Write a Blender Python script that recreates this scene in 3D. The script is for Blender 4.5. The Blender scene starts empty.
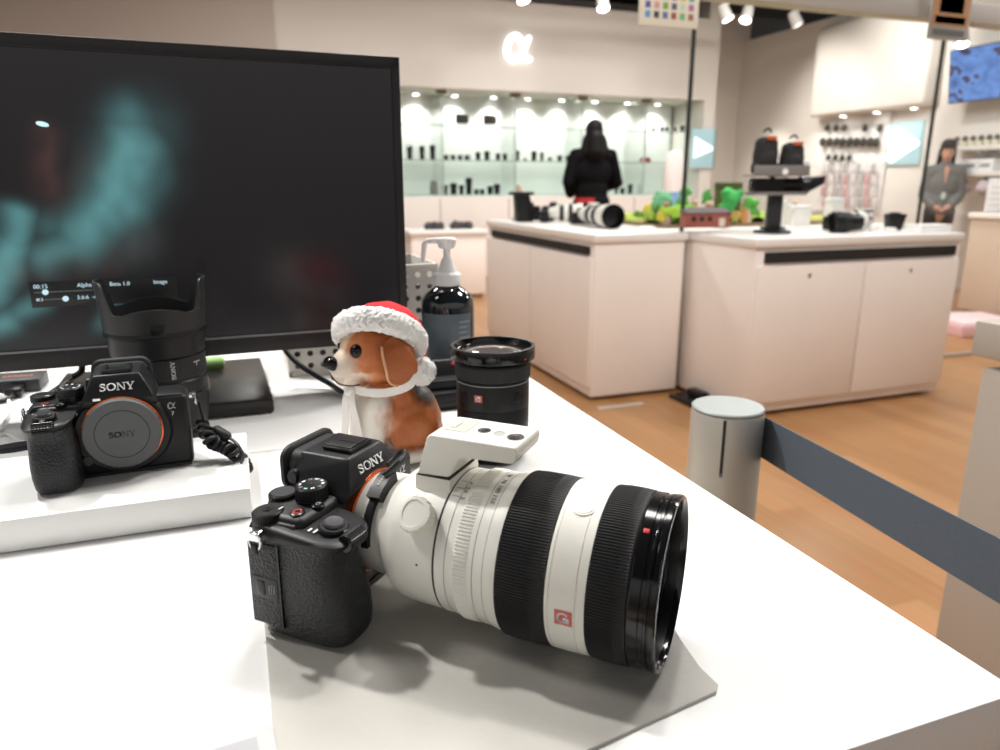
import bpy, bmesh, math, random
from mathutils import Vector, Matrix, noise
random.seed(7)
C = bpy.context.scene.collection
pi = math.pi
def R(a): return math.radians(a)

# ------------------------------------------------------------------ camera geometry (room axes: X along the shop's back wall, Y into the shop)
EYE = Vector((0, 0, 1.08)); FPX = 720.0; PITCH = R(14.8); YAW = R(20)
cr = Vector((math.cos(YAW), -math.sin(YAW), 0))
fh = Vector((math.sin(YAW), math.cos(YAW), 0))
cf = fh * math.cos(PITCH) - Vector((0, 0, 1)) * math.sin(PITCH)
cu = fh * math.sin(PITCH) + Vector((0, 0, 1)) * math.cos(PITCH)
def ray(x, y): return cf + cr * ((x - 500) / FPX) + cu * ((375 - y) / FPX)
def atz(x, y, z):
    d = ray(x, y); return EYE + d * ((z - EYE.z) / d.z)
def aty(x, y, Y):
    d = ray(x, y); return EYE + d * (Y / d.y)
def atx(x, y, X):
    d = ray(x, y); return EYE + d * (X / d.x)
def atd(x, y, t): return EYE + ray(x, y) * t

# ------------------------------------------------------------------ materials
MATS = {}
def mat(name, col, rough=.5, metal=0., bump=0., bscale=50., var=0., vscale=8., spec=.4, emit=None, estr=0., coat=0., voro=False):
    if name in MATS: return MATS[name]
    m = bpy.data.materials.new(name); m.use_nodes = True
    nt = m.node_tree; b = nt.nodes['Principled BSDF']
    b.inputs['Base Color'].default_value = (*col, 1)
    b.inputs['Roughness'].default_value = rough
    b.inputs['Metallic'].default_value = metal
    b.inputs['Specular IOR Level'].default_value = spec
    if coat: b.inputs['Coat Weight'].default_value = coat; b.inputs['Coat Roughness'].default_value = .08
    tc = nt.nodes.new('ShaderNodeTexCoord')
    if var:
        n = nt.nodes.new('ShaderNodeTexNoise'); n.inputs['Scale'].default_value = vscale; n.inputs['Detail'].default_value = 4
        nt.links.new(tc.outputs['Object'], n.inputs['Vector'])
        mx = nt.nodes.new('ShaderNodeMix'); mx.data_type = 'RGBA'
        mx.inputs[6].default_value = (*[c * (1 - var) for c in col], 1)
        mx.inputs[7].default_value = (*[min(1, c * (1 + var)) for c in col], 1)
        nt.links.new(n.outputs['Fac'], mx.inputs[0]); nt.links.new(mx.outputs[2], b.inputs['Base Color'])
    if bump:
        if voro:
            n = nt.nodes.new('ShaderNodeTexVoronoi'); n.inputs['Scale'].default_value = bscale; out = n.outputs['Distance']
        else:
            n = nt.nodes.new('ShaderNodeTexNoise'); n.inputs['Scale'].default_value = bscale; n.inputs['Detail'].default_value = 3; out = n.outputs['Fac']
        nt.links.new(tc.outputs['Object'], n.inputs['Vector'])
        bp = nt.nodes.new('ShaderNodeBump'); bp.inputs['Strength'].default_value = bump; bp.inputs['Distance'].default_value = .6 / bscale
        nt.links.new(out, bp.inputs['Height']); nt.links.new(bp.outputs['Normal'], b.inputs['Normal'])
    if emit:
        b.inputs['Emission Color'].default_value = (*emit, 1); b.inputs['Emission Strength'].default_value = estr
    MATS[name] = m
    return m
def attr_mat(name, rough=.5, emission=0., bump=0., bscale=60., spec=.5):
    m = bpy.data.materials.new(name); m.use_nodes = True; nt = m.node_tree; b = nt.nodes['Principled BSDF']
    a = nt.nodes.new('ShaderNodeAttribute'); a.attribute_name = 'Col'
    b.inputs['Roughness'].default_value = rough; b.inputs['Specular IOR Level'].default_value = spec
    if emission:
        b.inputs['Base Color'].default_value = (.006, .006, .007, 1)
        nt.links.new(a.outputs['Color'], b.inputs['Emission Color']); b.inputs['Emission Strength'].default_value = emission
    else:
        nt.links.new(a.outputs['Color'], b.inputs['Base Color'])
    if bump:
        tc = nt.nodes.new('ShaderNodeTexCoord'); n = nt.nodes.new('ShaderNodeTexNoise'); n.inputs['Scale'].default_value = bscale
        nt.links.new(tc.outputs['Object'], n.inputs['Vector'])
        bp = nt.nodes.new('ShaderNodeBump'); bp.inputs['Strength'].default_value = bump; bp.inputs['Distance'].default_value = .5 / bscale
        nt.links.new(n.outputs['Fac'], bp.inputs['Height']); nt.links.new(bp.outputs['Normal'], b.inputs['Normal'])
    return m
def glass_mat(name, tint, refl=.5):
    m = bpy.data.materials.new(name); m.use_nodes = True; nt = m.node_tree
    for n in list(nt.nodes): nt.nodes.remove(n)
    o = nt.nodes.new('ShaderNodeOutputMaterial'); t = nt.nodes.new('ShaderNodeBsdfTransparent'); g = nt.nodes.new('ShaderNodeBsdfGlossy')
    t.inputs['Color'].default_value = (*tint, 1); g.inputs['Roughness'].default_value = .02
    f = nt.nodes.new('ShaderNodeFresnel'); f.inputs['IOR'].default_value = 1.45
    k = nt.nodes.new('ShaderNodeMath'); k.operation = 'MULTIPLY'; k.inputs[1].default_value = refl
    x = nt.nodes.new('ShaderNodeMixShader')
    nt.links.new(f.outputs[0], k.inputs[0]); nt.links.new(k.outputs[0], x.inputs[0])
    nt.links.new(t.outputs[0], x.inputs[1]); nt.links.new(g.outputs[0], x.inputs[2]); nt.links.new(x.outputs[0], o.inputs['Surface'])
    return m

# ------------------------------------------------------------------ mesh building
class MB:
    def __init__(s, M=None): s.bm = bmesh.new(); s.M = M.copy() if M else Matrix()
    def raw(s, vs, fs):
        v = [s.bm.verts.new(s.M @ Vector(p)) for p in vs]
        for f in fs:
            try: s.bm.faces.new([v[i] for i in f])
            except ValueError: pass
        return s
    def merge(s, t):
        t.verts.ensure_lookup_table()
        for i, v in enumerate(t.verts): v.index = i
        s.raw([v.co.copy() for v in t.verts], [[v.index for v in f.verts] for f in t.faces]); t.free(); return s
    def box(s, c, size, bev=0, seg=2, rot=None):
        t = bmesh.new(); bmesh.ops.create_cube(t, size=1)
        for v in t.verts: v.co = Vector((v.co.x * size[0], v.co.y * size[1], v.co.z * size[2]))
        if bev: bmesh.ops.bevel(t, geom=list(t.edges), offset=bev, segments=seg, affect='EDGES', profile=.5)
        for v in t.verts:
            if rot is not None: v.co = rot @ v.co
            v.co += Vector(c)
        return s.merge(t)
    def b2(s, lo, hi, bev=0, seg=2):
        return s.box([(a + b) / 2 for a, b in zip(lo, hi)], [b - a for a, b in zip(lo, hi)], bev, seg)
    def rrect(s, c, secs, m=8):
        """rounded rectangles in XZ stacked along Y: secs of (y, w, h, r)"""
        rings = []
        for (y, w, h, r) in secs:
            row = []
            for (sx, sz, a0) in ((1, 1, 0), (-1, 1, 90), (-1, -1, 180), (1, -1, 270)):
                for q in range(m + 1):
                    a = R(a0 + 90 * q / m); row.append((c[0] + sx * (w / 2 - r) + r * math.cos(a), c[1] + y, c[2] + sz * (h / 2 - r) + r * math.sin(a)))
            rings.append(row)
        return s.loft(rings)
    def hull(s, pts, bev=0, seg=2):
        t = bmesh.new()
        for p in pts: t.verts.new(p)
        bmesh.ops.convex_hull(t, input=list(t.verts))
        bmesh.ops.dissolve_limit(t, angle_limit=R(1), verts=list(t.verts), edges=list(t.edges))
        if bev: bmesh.ops.bevel(t, geom=list(t.edges), offset=bev, segments=seg, affect='EDGES', profile=.5)
        return s.merge(t)
    def lathe(s, prof, seg=48, rib=None, M=None, a0=0, a1=None):
        """prof: list of (r, z) revolved about Z; rib(r, k) may change a radius per angular step; open arc if a1 given"""
        full = a1 is None; n = seg if full else seg + 1
        vs = []; idx = []
        for i, (r, z) in enumerate(prof):
            if r == 0: idx.append([len(vs)]); vs.append(Vector((0, 0, z))); continue
            row = []
            for k in range(n):
                a = 2 * pi * k / seg if full else a0 + (a1 - a0) * k / seg
                rr = rib(i, r, k) if rib else r
                row.append(len(vs)); vs.append(Vector((rr * math.cos(a), rr * math.sin(a), z)))
            idx.append(row)
        fs = []
        for A, B in zip(idx, idx[1:]):
            m = seg
            for k in range(m):
                k2 = (k + 1) % n
                if len(A) == 1 and len(B) == 1: continue
                if len(A) == 1: fs.append((A[0], B[k2], B[k]))
                elif len(B) == 1: fs.append((A[k], A[k2], B[0]))
                else: fs.append((A[k], A[k2], B[k2], B[k]))
        if M is not None: vs = [M @ v for v in vs]
        return s.raw(vs, fs)
    def cyl(s, p0, p1, r0, r1=None, seg=24, bev=0):
        p0, p1 = Vector(p0), Vector(p1); r1 = r0 if r1 is None else r1
        d = p1 - p0; L = d.length; q = d.to_track_quat('Z', 'Y').to_matrix().to_4x4(); q.translation = p0
        pr = [(0, 0), (r0 - bev, 0)] + ([(r0, bev)] if bev else []) + ([(r1, L - bev)] if bev else []) + [(r1 - bev, L), (0, L)]
        return s.lathe(pr, seg, M=q)
    def tube(s, pts, r, seg=10, caps=True):
        pts = [Vector(p) for p in pts]; n = len(pts); rs = r if isinstance(r, (list, tuple)) else [r] * n
        vs = []; up = None
        for i in range(n):
            t = (pts[min(i + 1, n - 1)] - pts[max(i - 1, 0)]).normalized()
            if up is None: up = t.orthogonal().normalized()
            up = (up - t * up.dot(t)); up = up.normalized() if up.length > 1e-6 else t.orthogonal().normalized()
            w = t.cross(up)
            for k in range(seg):
                a = 2 * pi * k / seg; vs.append(pts[i] + (up * math.cos(a) + w * math.sin(a)) * rs[i])
        fs = [(i * seg + k, i * seg + (k + 1) % seg, (i + 1) * seg + (k + 1) % seg, (i + 1) * seg + k) for i in range(n - 1) for k in range(seg)]
        if caps: fs += [tuple(range(seg))[::-1], tuple((n - 1) * seg + k for k in range(seg))]
        return s.raw(vs, fs)
    def loft(s, rings, caps=True):
        n = len(rings[0]); vs = [Vector(p) for r in rings for p in r]
        fs = [(i * n + k, i * n + (k + 1) % n, (i + 1) * n + (k + 1) % n, (i + 1) * n + k) for i in range(len(rings) - 1) for k in range(n)]
        if caps: fs += [tuple(range(n))[::-1], tuple((len(rings) - 1) * n + k for k in range(n))]
        return s.raw(vs, fs)
    def prism(s, poly, z0, z1, M=None):
        n = len(poly); vs = [Vector((x, y, z0)) for x, y in poly] + [Vector((x, y, z1)) for x, y in poly]
        if M is not None: vs = [M @ v for v in vs]
        fs = [tuple(range(n))[::-1], tuple(range(n, 2 * n))] + [(k, (k + 1) % n, n + (k + 1) % n, n + k) for k in range(n)]
        return s.raw(vs, fs)
    def ell(s, c, r, rot=None, seg=24, rings=14):
        t = bmesh.new(); bmesh.ops.create_uvsphere(t, u_segments=seg, v_segments=rings, radius=1)
        r = (r, r, r) if not isinstance(r, (tuple, list)) else r
        for v in t.verts:
            v.co = Vector((v.co.x * r[0], v.co.y * r[1], v.co.z * r[2]))
            if rot is not None: v.co = rot @ v.co
            v.co += Vector(c)
        return s.merge(t)
    def chain(s, pts, rs, step=.4):
        """row of spheres along joints, for fused bodies"""
        for (a, b), (ra, rb) in zip(zip(pts, pts[1:]), zip(rs, rs[1:])):
            a, b = Vector(a), Vector(b); n = max(1, int((b - a).length / (min(ra, rb) * step)))
            for i in range(n + 1):
                t = i / n; s.ell(a.lerp(b, t), ra + (rb - ra) * t, seg=12, rings=8)
        return s
    def stroke(s, pts, w, d, M=None, closed=False):
        """flat lettering stroke in the XY plane, z 0..d"""
        P = [Vector((p[0], p[1])) for p in pts]; n = len(P); W = w if isinstance(w, (list, tuple)) else [w] * n
        Lf = []; Rt = []
        for i in range(n):
            a = P[(i - 1) % n] if (closed or i > 0) else P[i]; b = P[(i + 1) % n] if (closed or i < n - 1) else P[i]
            t = (b - a).normalized(); nn = Vector((-t.y, t.x)); Lf.append(P[i] + nn * W[i] / 2); Rt.append(P[i] - nn * W[i] / 2)
        m = n if closed else n - 1
        for i in range(m):
            j = (i + 1) % n
            s.prism([Lf[i], Rt[i], Rt[j], Lf[j]], 0, d, M)
        return s
    def build(s, name, m=None, parent=None, label=None, smooth=35):
        return link_bm(name, s.bm, m, parent, label, smooth)

def finish(me, smooth):
    bm = bmesh.new(); bm.from_mesh(me)
    bmesh.ops.remove_doubles(bm, verts=list(bm.verts), dist=1e-6)
    bmesh.ops.recalc_face_normals(bm, faces=list(bm.faces))
    for f in bm.faces: f.smooth = bool(smooth)
    if smooth:
        lim = R(smooth)
        for e in bm.edges:
            if len(e.link_faces) == 2: e.smooth = e.calc_face_angle(0) < lim
    bm.to_mesh(me); bm.free()
def link_bm(name, bm, m, parent, label, smooth):
    me = bpy.data.meshes.new(name); bm.to_mesh(me); bm.free(); finish(me, smooth)
    o = bpy.data.objects.new(name, me); C.objects.link(o)
    if m: me.materials.append(m)
    if parent is not None: o.parent = parent
    if label: o['label'] = label
    return o
def tag(o, label, cat, group=None):
    o['label'] = label; o['category'] = cat
    if group: o['group'] = group
    return o
def thing(name, label, cat, loc=(0, 0, 0), rz=0, group=None, rx=0):
    o = bpy.data.objects.new(name, None); C.objects.link(o); o.empty_display_size = .05
    o.location = loc; o.rotation_euler = (rx, 0, rz); return tag(o, label, cat, group)
def struct(o): o['kind'] = 'structure'; return o
def stuff(o): o['kind'] = 'stuff'; return o
def dup(src, loc, rz=0, label=None, scale=1):
    r = src.copy(); C.objects.link(r); r.location = loc; r.rotation_euler = (0, 0, rz); r.scale = (scale,) * 3 if not isinstance(scale, tuple) else scale
    if label: r['label'] = label
    for ch in list(src.children):
        c = ch.copy(); C.objects.link(c); c.parent = r
        for g in ch.children:
            d = g.copy(); C.objects.link(d); d.parent = c
    return r
def fuse(mb, voxel, it=6, fac=.5):
    """one continuous skin round overlapping forms"""
    me = bpy.data.meshes.new('fuse'); mb.bm.to_mesh(me); mb.bm.free()
    o = bpy.data.objects.new('fuse', me); C.objects.link(o)
    r = o.modifiers.new('r', 'REMESH'); r.mode = 'VOXEL'; r.voxel_size = voxel
    if it: k = o.modifiers.new('s', 'SMOOTH'); k.iterations = it; k.factor = fac
    dg = bpy.context.evaluated_depsgraph_get(); dg.update()
    out = bpy.data.meshes.new_from_object(o.evaluated_get(dg)); bpy.data.objects.remove(o)
    return out
def link_me(name, me, m, parent=None, label=None, smooth=True):
    me.name = name
    for p in me.polygons: p.use_smooth = smooth
    me.materials.clear(); me.materials.append(m)
    o = bpy.data.objects.new(name, me); C.objects.link(o)
    if parent is not None: o.parent = parent
    if label: o['label'] = label
    return o
def paint(me, fn):
    a = me.color_attributes.new('Col', 'FLOAT_COLOR', 'POINT')
    for i, v in enumerate(me.vertices): a.data[i].color = (*fn(v.co), 1)
def catmull(pts, n=8, closed=False):
    P = [Vector(p) for p in pts]; out = []; L = len(P)
    for i in range(L if closed else L - 1):
        g = (lambda k: P[k % L]) if closed else (lambda k: P[min(max(k, 0), L - 1)])
        a, b, c, d = g(i - 1), g(i), g(i + 1), g(i + 2)
        for k in range(n):
            t = k / n
            out.append(.5 * ((2 * b) + (c - a) * t + (2 * a - 5 * b + 4 * c - d) * t * t + (3 * b - a - 3 * c + d) * t ** 3))
    if not closed: out.append(P[-1])
    return out
def T(x, y, z): return Matrix.Translation((x, y, z))
def RX(a): return Matrix.Rotation(R(a), 4, 'X')
def RY(a): return Matrix.Rotation(R(a), 4, 'Y')
def RZ(a): return Matrix.Rotation(R(a), 4, 'Z')
def S(k): return Matrix.Scale(k, 4)

# ------------------------------------------------------------------ lettering
def letters_wordmark(mb, h, d, M):
    """slab-serif wordmark S O N Y, height h, centred on the origin of M's XY plane"""
    K = Matrix.Scale(h, 4); K[2][2] = 1
    x0 = -2.02
    def MM(x): return M @ Matrix.Translation((x * h, -.5 * h, 0)) @ K
    # S
    s = catmull([(.60, .74), (.52, .88), (.34, .92), (.16, .84), (.15, .68), (.32, .56), (.52, .46), (.64, .30), (.56, .13), (.36, .07), (.16, .12), (.09, .28)], 3)
    mb.stroke(s, .17, d, MM(x0)); mb.prism([(.62, .66), (.69, .66), (.69, .98), (.62, .98)], 0, d, MM(x0)); mb.prism([(.03, .02), (.10, .02), (.10, .34), (.03, .34)], 0, d, MM(x0))
    # O
    n = 24; W = []
    pts = [(.52 * math.cos(2 * pi * k / n) * .86 + .55, .43 * math.sin(2 * pi * k / n) + .5) for k in range(n)]
    W = [.12 + .13 * abs(math.cos(2 * pi * k / n)) for k in range(n)]
    mb.stroke(pts, W, d, MM(x0 + .80), closed=True)
    # N
    m = MM(x0 + 1.95)
    for q in ([(.12, 0), (.22, 0), (.22, 1), (.12, 1)], [(.86, 0), (.97, 0), (.97, 1), (.86, 1)], [(.05, .98), (.32, .98), (.97, .02), (.80, .02)], [(.0, .9), (.34, .9), (.34, 1), (.0, 1)], [(.0, 0), (.36, 0), (.36, .1), (.0, .1)], [(.70, .9), (1.08, .9), (1.08, 1), (.70, 1)]):
        mb.prism(q, 0, d, m)
    # Y
    m = MM(x0 + 3.02)
    for q in ([(.42, .03), (.63, .03), (.63, .45), (.42, .45)], [(.30, 0), (.75, 0), (.75, .1), (.30, .1)], [(.06, .95), (.30, .95), (.62, .40), (.42, .42)], [(.84, .95), (.95, .95), (.64, .45), (.52, .42)], [(.0, .9), (.40, .9), (.40, 1), (.0, 1)], [(.70, .9), (1.04, .9), (1.04, 1), (.70, 1)]):
        mb.prism(q, 0, d, m)
    return mb
def letter_alpha(mb, h, d, M, w=.2):
    K = Matrix.Scale(h, 4); K[2][2] = 1; m = M @ Matrix.Translation((-.5 * h, -.5 * h, 0)) @ K
    p = catmull([(1.0, .93), (.86, .62), (.70, .30), (.52, .10), (.30, .06), (.11, .22), (.08, .52), (.22, .82), (.45, .92), (.63, .78), (.72, .48), (.80, .18), (.92, .07), (1.06, .16)], 5)
    n = len(p); W = [w * (.62 + .38 * math.sin(pi * min(1, i / n * 1.1)) ** 2) for i in range(n)]
    mb.stroke([(q.x, q.y) for q in p], W, d, m); return mb
def letter_g(mb, h, d, M):
    K = Matrix.Scale(h, 4); K[2][2] = 1; m = M @ Matrix.Translation((-.5 * h, -.5 * h, 0)) @ K
    p = [(.5 + .44 * math.cos(R(a)), .5 + .40 * math.sin(R(a))) for a in range(40, 345, 15)]
    mb.stroke(p, .19, d, m); mb.prism([(.5, .38), (.98, .38), (.98, .56), (.5, .56)], 0, d, m); mb.prism([(.80, .08), (.98, .08), (.98, .5), (.80, .5)], 0, d, m)
    return mb
def text_mb(body, size, d, M, mb=None, align='CENTER'):
    cu_ = bpy.data.curves.new('t', 'FONT'); cu_.body = body; cu_.size = size; cu_.extrude = d / 2; cu_.align_x = align; cu_.align_y = 'CENTER'; cu_.resolution_u = 2
    o = bpy.data.objects.new('t', cu_); C.objects.link(o)
    dg = bpy.context.evaluated_depsgraph_get(); dg.update()
    me = bpy.data.meshes.new_from_object(o.evaluated_get(dg)); bpy.data.objects.remove(o); bpy.data.curves.remove(cu_)
    mb = mb or MB()
    mb.raw([M @ v.co for v in me.vertices], [list(p.vertices) for p in me.polygons]); bpy.data.meshes.remove(me)
    return mb

# ------------------------------------------------------------------ palette
BLK = mat('black_plastic', (.009, .009, .010), .40, bump=.12, bscale=2500, spec=.28)
BLKS = mat('black_satin', (.008, .008, .009), .28, spec=.35)
BLKG = mat('black_gloss', (.006, .006, .007), .12)
LEATH = mat('black_leatherette', (.019, .020, .022), .44, spec=.38, bump=.7, bscale=620, voro=True)
RUB = mat('black_rubber', (.014, .014, .015), .55, spec=.3)
WLENS = mat('offwhite_lens_paint', (.76, .75, .69), .35, bump=.05, bscale=3000)
WLENS2 = mat('offwhite_lens_trim', (.70, .69, .63), .4)
GREYL = mat('grey_engraving', (.20, .20, .19), .6)
WHT = mat('white_print', (.85, .85, .85), .5)
CHR = mat('bright_metal', (.75, .75, .76), .18, 1)
ORG = mat('orange_anodised', (.75, .16, .05), .22, .85)
REDM = mat('red_mark', (.55, .03, .02), .4)
CAPG = mat('grey_cap_plastic', (.085, .088, .092), .5, bump=.1, bscale=1800)
SALM = mat('salmon_badge', (.55, .13, .10), .4)
# ------------------------------------------------------------------ camera
cam = bpy.data.cameras.new('camera'); cam.sensor_width = 36; cam.lens = FPX * 36 / 1000; cam.clip_start = .02
co = bpy.data.objects.new('camera', cam); C.objects.link(co)
mw = Matrix((cr, cu, -cf)).transposed().to_4x4(); mw.translation = EYE; co.matrix_world = mw
cam.dof.use_dof = True; cam.dof.focus_distance = .50; cam.dof.aperture_fstop = 8.2; cam.dof.aperture_blades = 0
bpy.context.scene.camera = co

# ------------------------------------------------------------------ setting
WALL = mat('warm_white_wall', (.86, .82, .77), .7, var=.03, vscale=1.5)
WALL2 = mat('white_fascia_panel', (.82, .78, .735), .6, var=.02, vscale=1)
WALLB = mat('beige_wall', (.55, .49, .44), .7, var=.04, vscale=1.5)
CEIL = mat('black_ceiling_paint', (.012, .012, .012), .8, var=.2)
LAM = mat('cream_laminate', (.89, .82, .77), .42, var=.03, vscale=6)
LAMT = mat('white_laminate_top', (.86, .83, .80), .3, var=.01)
LAMG = mat('greige_laminate', (.36, .32, .28), .5, var=.03, vscale=5)
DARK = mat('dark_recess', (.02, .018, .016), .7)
ALU = mat('brushed_aluminium', (.58, .60, .58), .42, .8, bump=.05, bscale=900)

def wood_mat():
    m = bpy.data.materials.new('oak_floor'); m.use_nodes = True; nt = m.node_tree; b = nt.nodes['Principled BSDF']
    tc = nt.nodes.new('ShaderNodeTexCoord')
    br = nt.nodes.new('ShaderNodeTexBrick'); br.inputs['Scale'].default_value = 1
    br.inputs['Brick Width'].default_value = .9; br.inputs['Row Height'].default_value = .11; br.inputs['Mortar Size'].default_value = .0012
    br.inputs['Color1'].default_value = (.40, .19, .07, 1); br.inputs['Color2'].default_value = (.50, .26, .11, 1); br.inputs['Mortar'].default_value = (.36, .18, .08, 1); br.offset = .37
    mp = nt.nodes.new('ShaderNodeMapping'); mp.inputs['Rotation'].default_value = (0, 0, R(90)); nt.links.new(tc.outputs['Object'], mp.inputs[0])
    nt.links.new(mp.outputs[0], br.inputs['Vector'])
    mp2 = nt.nodes.new('ShaderNodeMapping'); mp2.inputs['Scale'].default_value = (26, 2.2, 1); nt.links.new(tc.outputs['Object'], mp2.inputs[0])
    n = nt.nodes.new('ShaderNodeTexNoise'); n.inputs['Scale'].default_value = 1.6; n.inputs['Detail'].default_value = 5; nt.links.new(mp2.outputs[0], n.inputs['Vector'])
    mx = nt.nodes.new('ShaderNodeMix'); mx.data_type = 'RGBA'; mx.blend_type = 'MULTIPLY'; mx.inputs[0].default_value = .35
    nt.links.new(br.outputs['Color'], mx.inputs[6]); nt.links.new(n.outputs['Color'], mx.inputs[7])
    cl = nt.nodes.new('ShaderNodeRGBCurve')
    nt.links.new(mx.outputs[2], b.inputs['Base Color']); b.inputs['Roughness'].default_value = .32
    return m
WOOD = wood_mat()
struct(MB().b2((-5, -3, -.05), (10, 11, 0)).build('floor', WOOD))
struct(MB().b2((-5, -3, 3.45), (10, 11, 3.5)).build('ceiling', CEIL))
XR = 7.25; YB = 9.5; YF = 8.25
struct(MB().b2((-5, YB, 0), (XR + .1, YB + .1, 3.45)).build('wall_back', WALL))
struct(MB().b2((XR, -3, 0), (XR + .1, YB, 3.1)).build('wall_right', WALL2))
struct(MB().b2((-5, 8.0, 0), (.56, 8.2, 3.2)).build('wall_left', WALLB))
# fascia over the glass case, with its two end cheeks
struct(MB().b2((.56, YF, 2.12), (5.78, YB, 3.06)).build('trim_1', WALL2))
# soffit over the accessory wall
sf = MB(); sf.b2((6.98, 6.10, 1.90), (XR - .002, 7.75, 2.95), .05, 4); struct(sf.build('trim_2', WALL2))
struct(MB().b2((5.78, YF + .02, 0), (5.95, YB, 3.3)).build('wall_end', WALL2))

# logo letter on the fascia
GLOWW = mat('lit_white_letter', (.9, .9, .9), .5, emit=(1, 1, 1), estr=1.9)
p = aty(517, 48, YF)
t = MB(); letter_alpha(t, .30, .03, T(p.x, YF - .001, p.z) @ RX(90), .20)
tag(t.build('wall_sign', GLOWW), 'glowing white Greek letter mounted on the pale fascia above the glass case', 'sign')

# ------------------------------------------------------------------ glass showcase (built in: back panel, shelves, uprights, base)
GL = glass_mat('case_glass', (.985, .995, .99), .35)
GLE = mat('glass_edge_green', (.42, .56, .52), .2)
GLS = glass_mat('shelf_glass', (.93, .975, .96), .4)
BACKP = mat('white_case_back', (.90, .92, .91), .6)
SX0, SX1, SY0, SY1 = .58, 5.74, 8.40, 8.95
case = thing('glass_showcase', 'long built in glass showcase of lenses under the pale fascia with the letter sign', 'showcase', (0, 0, 0))
MB().b2((SX0, SY1, .95), (SX1, SY1 + .04, 2.12)).build('back_panel', BACKP, case)
MB().b2((SX0, 8.36, 0), (SX1, SY1 + .04, .95), .006).build('base_cabinet', LAM, case)
for q in range(1, 6): MB().b2((SX0 + (SX1 - SX0) * q / 6 - .003, 8.352, .06), (SX0 + (SX1 - SX0) * q / 6 + .003, 8.362, .92)).build('door_joint', mat('joint_brown', (.30, .24, .20), .7), case)
shelf_z = [.965, 1.36, 1.75]
for z in shelf_z:
    s_ = MB().b2((SX0, SY0 + .02, z - .008), (SX1, SY1 - .01, z)).build('glass_shelf', GLS, case)
    MB().b2((SX0, SY0 + .012, z - .010), (SX1, SY0 + .02, z + .002)).build('shelf_edge', GLE, s_)
for px in (443, 516, 583, 646):
    x = aty(px, 140, 8.4).x
    u_ = MB().b2((x - .005, SY0 + .03, .97), (x + .005, SY1 - .01, 2.12)).build('glass_upright', GL, case)
    MB().b2((x - .012, SY0 + .018, .97), (x + .012, SY0 + .03, 2.10)).build('upright_edge', mat('glass_edge_pale', (.58, .68, .65), .2), u_)
    MB().b2((x - .06, SY0 + .0, 2.08), (x + .06, SY0 + .06, 2.118), .004).build('clamp', mat('grey_clamp', (.25, .22, .20), .5), u_)
MB().b2((SX0, SY0, .955), (SX1, SY0 + .006, 2.11)).build('glass_front', GL, case)
EMW = mat('lamp_face', (1, 1, 1), .5, emit=(1, .97, .92), estr=14)
def spot(loc, to, energy, size=.06, angle=80, blend=.6, color=(1, .95, .88)):
    l = bpy.data.lights.new('spot', 'SPOT'); l.energy = energy; l.shadow_soft_size = size; l.spot_size = R(angle); l.spot_blend = blend; l.color = color
    o = bpy.data.objects.new('spot', l); C.objects.link(o); o.location = loc
    o.rotation_euler = (Vector(to) - Vector(loc)).to_track_quat('-Z', 'Y').to_euler(); return o
def area(loc, to, energy, sx, sy, color=(1, .97, .93)):
    l = bpy.data.lights.new('panel', 'AREA'); l.shape = 'RECTANGLE'; l.size = sx; l.size_y = sy; l.energy = energy; l.color = color
    o = bpy.data.objects.new('panel', l); C.objects.link(o); o.location = loc
    o.rotation_euler = (Vector(to) - Vector(loc)).to_track_quat('-Z', 'Y').to_euler(); return o
ORD = 'first second third fourth fifth sixth seventh eighth ninth tenth eleventh twelfth thirteenth fourteenth fifteenth sixteenth seventeenth eighteenth nineteenth twentieth'.split()
i = 0
for px in (414, 452, 490, 524, 557, 590, 622, 652, 680):
    x = aty(px, 120, SY1).x
    d = MB(); d.lathe([(.045, 2.105), (.05, 2.119), (.03, 2.119)], 20); 
    o = thing('downlight', ORD[i] + ' small round downlight from the monitor under the showcase fascia', 'lamp', (x, SY1 - .13, 0), 0, 'showcase downlights')
    d.build('ring', CHR, o); MB().lathe([(0, 2.104), (.034, 2.104), (.034, 2.118)], 20).build('lamp_face', EMW, o)
    spot((x, SY1 - .16, 2.09), (x, SY1 - .05, 1.2), 30, .03, 120, 1.0)
    i += 1

dl_src = o
for q, yy in enumerate((6.3, 6.8, 7.3)):
    d2 = dup(dl_src, (7.11, yy, 1.899 - 2.119), 0, ORD[q] + ' small round downlight from the television under the white soffit over the wire rack'); d2['group'] = 'soffit downlights'

# merchandise in the case: small dark lenses, pouches and binoculars
def mini_lens(kind):
    r = thing('display_lens', 'x', 'lens', (0, 0, 0), 0, 'lenses in the glass showcase')
    MB().lathe([(0, 0), (.036, 0), (.038, .01), (.038, .06), (.042, .075), (.042, .11), (0, .11)], 20).build('barrel', BLKS, r)
    MB().lathe([(.0425, .078), (.0435, .08), (.0435, .10), (.0425, .102)], 20).build('grip_ring', RUB, r)
    MB().lathe([(.030, .1102), (.041, .1102), (.041, .113), (.034, .116), (.030, .1102)], 20).build('front_ring', BLKG, r)
    return r
ml = mini_lens(0); used = [False]
def put_lens(px, sh, w, h, label, y=8.62, obj0=None):
    x = aty(px, 150, y).x; sx = w * 1.0; sz = h
    o = ml if not used[0] else dup(ml, (0, 0, 0)); used[0] = True
    o.location = (x, y, shelf_z[sh] + .0022); o.scale = (w / .084, w / .084, h / .116); o['label'] = label; return o
pxm = .0122
def run(lst, sh, where):
    for q, (px, w, h) in enumerate(lst):
        put_lens(px, sh, w * pxm, h * pxm, ORD[q] + ' dark lens from the monitor on the ' + where)
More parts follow.
